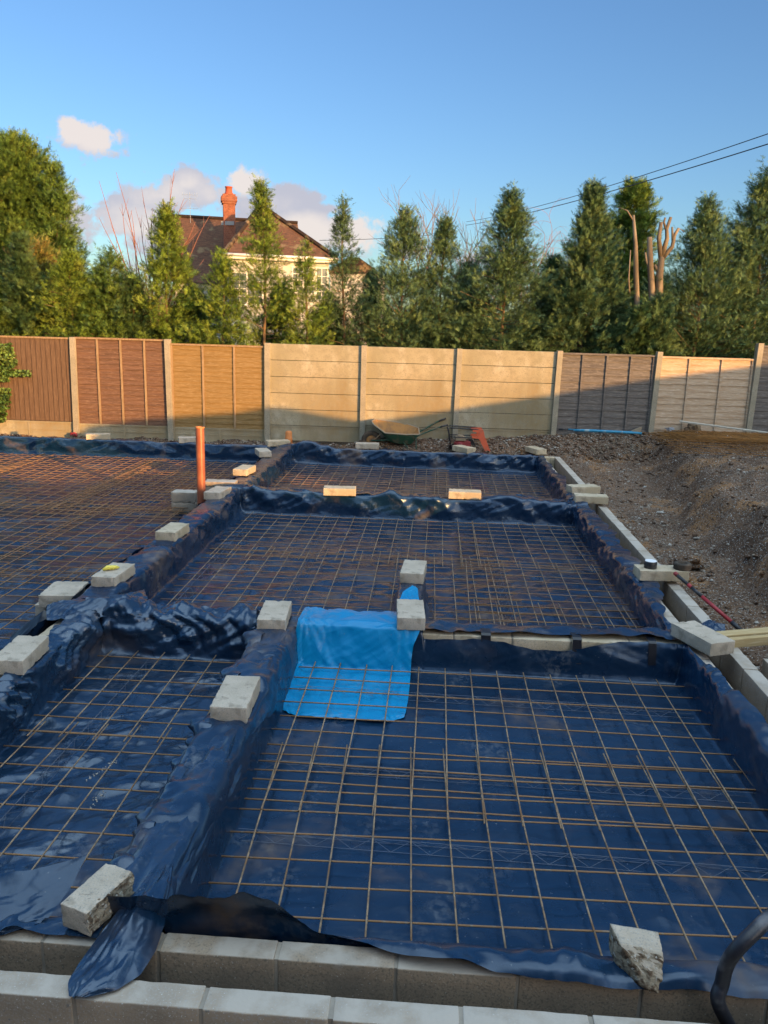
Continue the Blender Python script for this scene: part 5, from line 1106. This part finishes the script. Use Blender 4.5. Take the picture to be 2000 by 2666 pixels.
# bare trees
def bare(name, label, base, h, seed, mt, rad=.06, spread=.5, depth=6, droop=0., cat='bare tree', first=.35, dens=3, up=.35, group=None):
    rr = random.Random(seed); t = thing(name, label, cat, base, 0, group); mt_ = MB(); mb_ = MB()
    def grow(p, d, L_, r, k):
        pts = [p]; n = 4
        for i in range(n):
            d = (d + Vector((rr.gauss(0, .10), rr.gauss(0, .10), (up if k < depth - 2 else up * .4) * .25 - droop * (k / depth) ** 2 * .35))).normalized(); pts.append(pts[-1] + d * L_ / n)
        (mt_ if k == 0 else mb_).tube(pts, [r * (1 - .12 * i) for i in range(n + 1)], 6 if k < 2 else 3, False)
        if k >= depth: return
        for c in range(dens if k else dens + 1):
            q = pts[rr.randint(2, n)] if c else pts[-1]
            a = rr.uniform(0, 2 * PI); o_ = d.orthogonal(); o_.rotate(Matrix.Rotation(a, 3, d)); nd = (d + o_ * spread * rr.uniform(.5, 1.3)).normalized()
            grow(q, nd, L_ * rr.uniform(.6, .85), r * .58, k + 1)
    grow(Vector((0, 0, 0)), Vector((0, 0, 1)), h * first, rad, 0)
    mt_.make('trunk', mt, t, True); mb_.make('branches', mt, t); return t
b, h = tree_px(967, 355, 24); bare('bare_tree', 'tall bare leafless tree with upswept twigs against the sky', b, h * .84, 3, M_TWIG, .09, .45, 5, 0, first=.36, dens=3, up=.6)
b, h = tree_px(1020, 480, 26); bare('bare_tree', 'lower bare brown tree right of the tall leafless one', b, h, 4, M_TWIG, .06, .7, 5, 0, dens=3)
b, h = tree_px(1225, 410, 25); bare('birch_tree', 'reddish bare birch with fine hanging twigs', b, h * .86, 6, M_TWIGR, .075, .55, 6, 1.0, first=.36, dens=3, up=.5)
b, h = tree_px(1262, 450, 26); bare('birch_tree', 'second reddish birch partly behind the dense cypress', b, h * .86, 7, M_TWIGR, .07, .6, 6, 1.0, dens=3, first=.34)
for k, (px, pt, yy) in enumerate([(205, 480, 34), (270, 500, 36), (165, 495, 33), (320, 520, 38)]):
    b, h = tree_px(px, pt, yy); bare('bare_tree', ['orange brown bare tree behind the left hedge, nearest the towering cypress', 'orange brown bare tree in the middle of the distant left row', 'orange brown bare tree half hidden by the towering cypress', 'orange brown bare tree closest to the house'][k], b, h, 20 + k, M_TWIGO, .11, .8, 6, 0, dens=3, first=.27, up=.3, group='orange brown bare trees behind the left hedge')
# red stemmed shrub
def stems(name, label, base, items, mt, r0=.02):
    t = thing(name, label, 'bare shrub', base); b = Vector(base); rr = random.Random(8)
    for (px, py, bx, y) in items:
        tip = Vector(PY(px, py, y)); s = Vector((base[0] + bx, base[1], base[2])); m = MB(); mid = s + (tip - s) * .55 + Vector(((tip.x - s.x) * -.12, 0, .1)); P = []
        for i in range(11):
            q = i / 10; p = s * (1 - q) ** 2 + mid * 2 * q * (1 - q) + tip * q * q; P.append(p - b + Vector((.02 * math.sin(q * 9 + px), 0, 0)))
        m.tube(P, [r0 * (1 - .8 * i / 10) for i in range(11)], 5)
        for k in range(6):
            i = rr.randint(3, 9); d = (P[i + 1] - P[i - 1]).normalized(); e = P[i] + (d + Vector((rr.uniform(-.6, .6), rr.uniform(-.4, .4), .1))) * rr.uniform(.1, .4); m.tube([P[i], (P[i] + e) / 2 + Vector((0, 0, .01)), e], [.005, .004, .002], 3)
        m.make('stem', mt, t, True)
    return t
bb = PY(322, 745, 18.3)
rr = random.Random(3); items = []
for px, py in [(212, 390), (216, 470), (253, 372), (262, 440), (283, 455), (310, 420), (300, 470), (330, 450), (352, 430), (378, 365), (368, 450), (240, 520), (395, 430), (420, 480), (455, 465), (440, 560), (348, 500), (270, 560), (290, 510), (405, 520)]: items.append((px, py, rr.uniform(-.25, .3), 18.3 + rr.uniform(-.4, .4)))
stems('red_stemmed_shrub', 'fan of long bare reddish stems left of the house', bb, items, M_TWIGR, .02)

# ================================================================== HOUSE BEHIND THE TREES
hs = thing('house', 'cream rendered house with brown tiled roofs and a tall brick chimney', 'house', (0, 0, 0))
def uvbox_mesh(name, polys, mt, parent, scale=1.):
    """polys: list of vertex lists; uv from local axes of each face"""
    me = bpy.data.meshes.new(name); V = []; Fc = []; 
    for P in polys: b = len(V); V += [tuple(p) for p in P]; Fc.append(tuple(range(b, b + len(P))))
    me.from_pydata(V, [], Fc); uv = me.uv_layers.new(name='UVMap'); li = 0
    for P in polys:
        n = (Vector(P[1]) - Vector(P[0])).cross(Vector(P[-1]) - Vector(P[0])).normalized()
        ux = Vector((0, 0, 1)).cross(n); ux = ux.normalized() if ux.length > 1e-3 else Vector((1, 0, 0)); vy = n.cross(ux)
        for p in P: uv.data[li].uv = (Vector(p).dot(ux) * scale, Vector(p).dot(vy) * scale); li += 1
    me.materials.append(mt); return link(name, me, parent)
TH = math.radians(17); ex = Vector((math.cos(TH), math.sin(TH), 0)); ey = Vector((-math.sin(TH), math.cos(TH), 0))
N0 = at_y(584, 660, 35.0); HZ = N0.z            # near corner of the eaves
def hp_(a, b, z): return N0 * 1 + ex * a + ey * b + Vector((0, 0, z - N0.z))
far = at_y(847, 672, 36.4); WX = 4.75; DY = 4.5; EZ = HZ; AP = EZ + 2.12
AP = at_y(676, 537, hp_(WX * .36, DY * .5, EZ).y).z; ap = hp_(WX * .36, DY * .5, AP)
w0 = .28
def wallbox(a0, a1, b0, b1, z0, z1, name, mt): 
    P = [hp_(a, b, z) for z in (z0, z1) for a, b in ((a0, b0), (a1, b0), (a1, b1), (a0, b1))]
    polys = [(P[0], P[1], P[5], P[4]), (P[1], P[2], P[6], P[5]), (P[2], P[3], P[7], P[6]), (P[3], P[0], P[4], P[7])]; return uvbox_mesh(name, polys, mt, hs)
wallbox(w0, WX - w0, w0, DY + 10.5, 0, EZ - .05, 'wall', M_RENDER)
e = -.03
ap2 = hp_(WX * .36, DY * .5 + 9, AP); DB = DY + 11
rf = uvbox_mesh('roof', [(hp_(0, 0, EZ), hp_(WX, 0, EZ), ap), (hp_(WX, 0, EZ), hp_(WX, DB, EZ), ap2, ap), (hp_(0, DB, EZ), hp_(0, 0, EZ), ap, ap2), (hp_(WX, DB, EZ), hp_(0, DB, EZ), ap2)], M_TILE, hs)
m = MB(); h2 = lambda a, b, z: hp_(a, b, z)
for A, B in ((hp_(0, 0, EZ + .04), ap), (hp_(WX, 0, EZ + .04), ap)):
    m.tube([A, B + Vector((0, 0, .05))], .10, 6)
m.make('hip_tiles', M_TILE, rf)
m = MB()
def obox(m, a0, a1, b0, b1, z0, z1):
    b = len(m.v); m.v += [tuple(hp_(a, b_, z)) for z in (z0, z1) for a, b_ in ((a0, b0), (a1, b0), (a1, b1), (a0, b1))]
    for q in ((0, 1, 5, 4), (1, 2, 6, 5), (2, 3, 7, 6), (3, 0, 4, 7), (4, 5, 6, 7), (3, 2, 1, 0)): m.f.append(tuple(b + i for i in q))
obox(m, -.03, WX + .03, -.06, -.01, EZ - .17, EZ + .015); obox(m, -.06, -.02, .0, DY + 3, EZ - .17, EZ + .0); obox(m, 0, WX, .0, w0, EZ - .19, EZ - .16)
m.make('fascia', M_WPAINT, hs)
m = MB(); m.tube([hp_(-.05, -.12, EZ - .03), hp_(WX + .05, -.12, EZ - .03)], .06, 8); m.make('gutter', M_WPAINT, hs, True)
def window(a, z0, z1, w_, n=2, b=w0, face='f'):
    f = MB(); y0 = b - .03
    if face == 'f':
        obox(f, a - w_ / 2 - .05, a + w_ / 2 + .05, y0, b + .02, z0 - .05, z0); obox(f, a - w_ / 2 - .05, a + w_ / 2 + .05, y0, b + .02, z1, z1 + .05)
        for s in range(n + 1): x = a - w_ / 2 + w_ * s / n; obox(f, x - .03, x + .03, y0, b + .02, z0, z1)
        for s in range(1, 4): z = z0 + (z1 - z0) * s / 4; obox(f, a - w_ / 2, a + w_ / 2, y0 + .01, b + .02, z - .012, z + .012)
        for s in range(n): x = a - w_ / 2 + w_ * (s + .5) / n; obox(f, x - .012, x + .012, y0 + .011, b + .02, z0, z1)
    wn = f.make('window', M_WPAINT, hs); g_ = MB(); obox(g_, a - w_ / 2, a + w_ / 2, b - .008, b + .01, z0, z1); g_.make('pane', M_GLASS, wn)
    s_ = MB(); obox(s_, a - w_ / 2 - .12, a + w_ / 2 + .12, b - .12, b, z0 - .12, z0 - .052); s_.make('sill', M_WPAINT, wn)
window(.95, EZ - 2.0, EZ - .75, 1.3); window(3.35, EZ - 1.45, EZ - .42, .95); window(4.15, EZ - 1.7, EZ - .42, .5, 1); window(2.2, EZ - 4.4, EZ - 3.3, 1.4)
# left wing: ridge runs on to the left
ra = at_y(443, 563, 41.0); rb = ra + ex * 6.2; drop = 3.2; run = 3.4
rw = uvbox_mesh('roof', [(ra - ey * run - Vector((0, 0, drop)), rb - ey * run - Vector((0, 0, drop)), rb, ra), (rb + ey * run - Vector((0, 0, drop)), ra + ey * run - Vector((0, 0, drop)), ra, rb)], M_TILE, hs)
m = MB(); m.tube([ra + Vector((0, 0, .03)), rb + Vector((0, 0, .03))], .09, 6); m.make('ridge_tiles', M_TILE, rw)
uvbox_mesh('gable_wall', [(ra - ey * run * .92 - Vector((0, 0, drop)) + ex * .15, ra + ex * .15 - Vector((0, 0, .1)), ra + ey * run * .92 - Vector((0, 0, drop)) + ex * .15, ra + ey * run * .92 + ex * .15 - Vector((0, 0, ra.z)), ra - ey * run * .92 + ex * .15 - Vector((0, 0, ra.z)))], M_RENDER, hs)
q0 = ra - ey * run * .9 - Vector((0, 0, drop)); q1 = rb - ey * run * .9 - Vector((0, 0, drop))
uvbox_mesh('wall', [(Vector((q0.x, q0.y, 0)) + ex * .15, Vector((q1.x, q1.y, 0)), q1, q0 + ex * .15)], M_RENDER, hs)
# chimney
c1 = at_y(597, 575, 39.5); cb = Vector((c1.x, c1.y, c1.z - 1.2)); top_z = at_y(597, 507, 39.5).z; pot_z = at_y(597, 486, 39.5).z
def cbox(hw, za, zb): 
    P = [Vector((c1.x, c1.y, z)) + ex * a + ey * b for z in (za, zb) for a, b in ((-hw, -hw), (hw, -hw), (hw, hw), (-hw, hw))]
    return [(P[0], P[1], P[5], P[4]), (P[1], P[2], P[6], P[5]), (P[2], P[3], P[7], P[6]), (P[3], P[0], P[4], P[7]), (P[4], P[5], P[6], P[7]), (P[3], P[2], P[1], P[0])]
hw = .27
ch = uvbox_mesh('chimney', cbox(hw, cb.z, top_z - .42) + cbox(hw + .05, top_z - .42, top_z - .32) + cbox(hw + .09, top_z - .32, top_z - .1) + cbox(hw + .02, top_z - .1, top_z), M_BRICK, hs, 1.)
m = MB(); m.lathe([(.20, 0), (.21, .05), (.165, .09), (.15, pot_z - top_z - .05), (.175, pot_z - top_z - .04), (.175, pot_z - top_z), (.13, pot_z - top_z), (.12, .1)], 16); m.make('chimney_pot', M_POT, ch, True, (c1.x, c1.y, top_z))
m = MB(); m.box(c1.x - hw - .03, c1.x + hw + .03, c1.y - hw - .05, c1.y - hw - .0, c1.z - .22, c1.z - .05); m.make('lead_flashing', M_LEAD, ch)
# aerial
a0 = at_y(496, 570, 41); a1 = at_y(494, 500, 41); m = MB(); m.tube([(a0.x, a0.y, a0.z - .3), (a1.x, a1.y, a1.z)], .011, 5)
for zz, ln, sp_ in ((a1.z - .12, .36, 7), (a1.z - .30, .30, 3), (a1.z - .75, .42, 1)):
    m.tube([(a1.x - ln, a1.y, zz), (a1.x + ln * .9, a1.y, zz)], .010, 4)
    for k in range(sp_): x = a1.x - ln + 2 * ln * k / max(1, sp_ - 1) if sp_ > 1 else a1.x - ln; m.tube([(x, a1.y, zz - .10), (x, a1.y, zz + .10)], .006, 3)
m.make('aerial', M_ALU, hs)
# neighbour glimpsed right of the house
hb = thing('house', 'pale rendered side building glimpsed right of the tiled house between cypresses', 'house', (0, 0, 0))
p = at_y(860, 690, 44); p2 = at_y(985, 700, 44); m = MB(); m.box(p.x, p2.x, 44, 50, 0, p.z - .4); m.make('wall', M_RENDER, hb)
m = MB(); m.poly([(p.x - .2, p.z - .4), (p2.x + .2, p.z - .4), (p2.x - 1.0, p.z + .4), (p.x + 1.0, p.z + .4)], 6.2, 'y'); m.v = [(a, b + 43.9, c) for a, b, c in m.v]; m.make('roof', M_TILE, hb)
# far backdrop hedge line
P = []; rs3 = np.random.RandomState(8); n = 26000; x = rs3.uniform(-42, 60, n); hgt = 3.2 + 1.2 * pn(x * .12, x * 0, 5) + .8 * pn(x * .5, x * 0, 6); z = rs3.uniform(0, 1, n) ** .8 * hgt; y = 52 + rs3.uniform(-1.5, 1.5, n) * np.sqrt(np.clip(1 - z / hgt, 0, 1) + .1)
V, Fc = sprays(np.stack([x, y, z], -1), rs3.normal(0, 1, (n, 3)) + np.array([0, -.5, .5]), np.full(n, .7), 9)
o = link('distant_hedge', npmesh('distant_hedge', V, Fc, M_LF[3], False)); tag(o, 'dark distant hedge line closing the view far behind the fence trees', 'hedge'); o['kind'] = 'stuff'

# overhead cables
def cable(label, P, r=.011):
    m = MB(); pts = []; a, b = Vector(P[0]), Vector(P[1]); sag = P[2]
    for i in range(25): q = i / 24; p = a.lerp(b, q); p.z -= sag * 4 * q * (1 - q); pts.append(p)
    m.tube(pts, r, 5); o = m.make('overhead_cable', M_CABLE, None, True); tag(o, label, 'cable', 'overhead cables'); return o
c_a = Vector(PY(1659, 265, 14)); c_b = Vector(PY(1035, 470, 34)); d = c_a - c_b
cable('upper overhead cable rising to the right edge of the sky', (c_b - d * .12, c_a + d * .3, .25), .008)
c_a = Vector(PY(1659, 290, 14)); c_b = Vector(PY(1035, 478, 34)); d = c_a - c_b
cable('lower overhead cable rising to the right edge of the sky', (c_b - d * .12, c_a + d * .3, .22), .010)
c_a = Vector(PY(690, 519, 40)); c_b = Vector(PY(840, 512, 40)); cable('thin cable running from the house roof to the right', (c_a, c_b + (c_b - c_a) * .6, .05), .012)

# ================================================================== ADDED SHADE SCREEN AND HOUSE BEHIND THE CAMERA (both unseen)
K0 = 20.0
def q2w(q, h0, th=0.): return ((q + K0) / 2 + th * .7071, (q - K0) / 2 - th * .7071, h0 + .0868 * K0)
low = [(-34, 2.0), (-6, 2.0), (4, 1.88), (5.2, 1.80), (6.2, 1.60), (7.4, 1.58), (8.5, 1.48), (9.6, 1.25), (10.8, .93), (11.9, 1.13), (11.95, -2.2), (-34, -2.2)]
upp = [(8.62, 2.18), (9.1, 2.42), (10.3, 2.50), (12.2, 2.52), (12.8, 2.60), (13.2, 2.55), (13.9, 2.38), (14.75, 2.20), (15.2, 2.22), (16.6, 2.36), (18.6, 2.55), (20.6, 2.75), (22.8, 2.90), (26, 3.1), (44, 4.2), (44, -2.2), (11.97, -2.2), (11.92, 1.32), (10.8, 1.60), (9.5, 1.78)]
bb_ = thing('shade_screen', 'unseen screen wall behind the camera, outline and gap shaped to cast the shade', 'shade screen', (0, 0, 0))  # added screen, outline and gap cut to throw shade and sun patches
for nm, pl in (('lower_screen', low), ('upper_screen', upp)):
    v = [q2w(q, h) for q, h in pl] + [q2w(q, h, .25) for q, h in pl]; n = len(pl); f = [tuple(range(n)), tuple(range(2 * n - 1, n - 1, -1))] + [(i, (i + 1) % n, n + (i + 1) % n, n + i) for i in range(n)]
    link(nm, mesh(nm, v, f, [M_RENDER]), bb_)

eh = thing('own_house', 'brick house directly behind the camera, outside the picture', 'house', (0, 0, 0))
uvbox_mesh('wall', [[(4.4, -3.5, -.3), (-12.5, -3.5, -.3), (-12.5, -3.5, 5.0), (4.4, -3.5, 5.0)][::-1], [(4.4, -10, -.3), (4.4, -3.5, -.3), (4.4, -3.5, 5.0), (4.4, -10, 5.0)], [(-12.5, -3.5, -.3), (-12.5, -10, -.3), (-12.5, -10, 5.0), (-12.5, -3.5, 5.0)], [(-12.5, -10, -.3), (4.4, -10, -.3), (4.4, -10, 5.0), (-12.5, -10, 5.0)]], M_BRICK, eh)
uvbox_mesh('roof', [[(4.6, -3.2, 4.95), (-12.7, -3.2, 4.95), (-10.5, -6.75, 7.0), (2.4, -6.75, 7.0)][::-1], [(-12.7, -10.3, 4.95), (4.6, -10.3, 4.95), (2.4, -6.75, 7.0), (-10.5, -6.75, 7.0)], [(4.6, -10.3, 4.95), (4.6, -3.2, 4.95), (2.4, -6.75, 7.0)], [(-12.7, -3.2, 4.95), (-12.7, -10.3, 4.95), (-10.5, -6.75, 7.0)]], M_TILE, eh)
for x in (-9, -5.5, -2, 1.5):
    m = MB(); m.box(x, x + 1.3, -3.5, -3.44, 3.0, 4.2); f = m.make('window', M_WPAINT, eh); m = MB(); m.box(x + .08, x + 1.22, -3.43, -3.42, 3.08, 4.12); m.make('pane', M_GLASS, f)
    m = MB(); m.box(x, x + 1.3, -3.5, -3.44, .6, 2.0); f = m.make('window', M_WPAINT, eh); m = MB(); m.box(x + .08, x + 1.22, -3.43, -3.42, .68, 1.92); m.make('pane', M_GLASS, f)
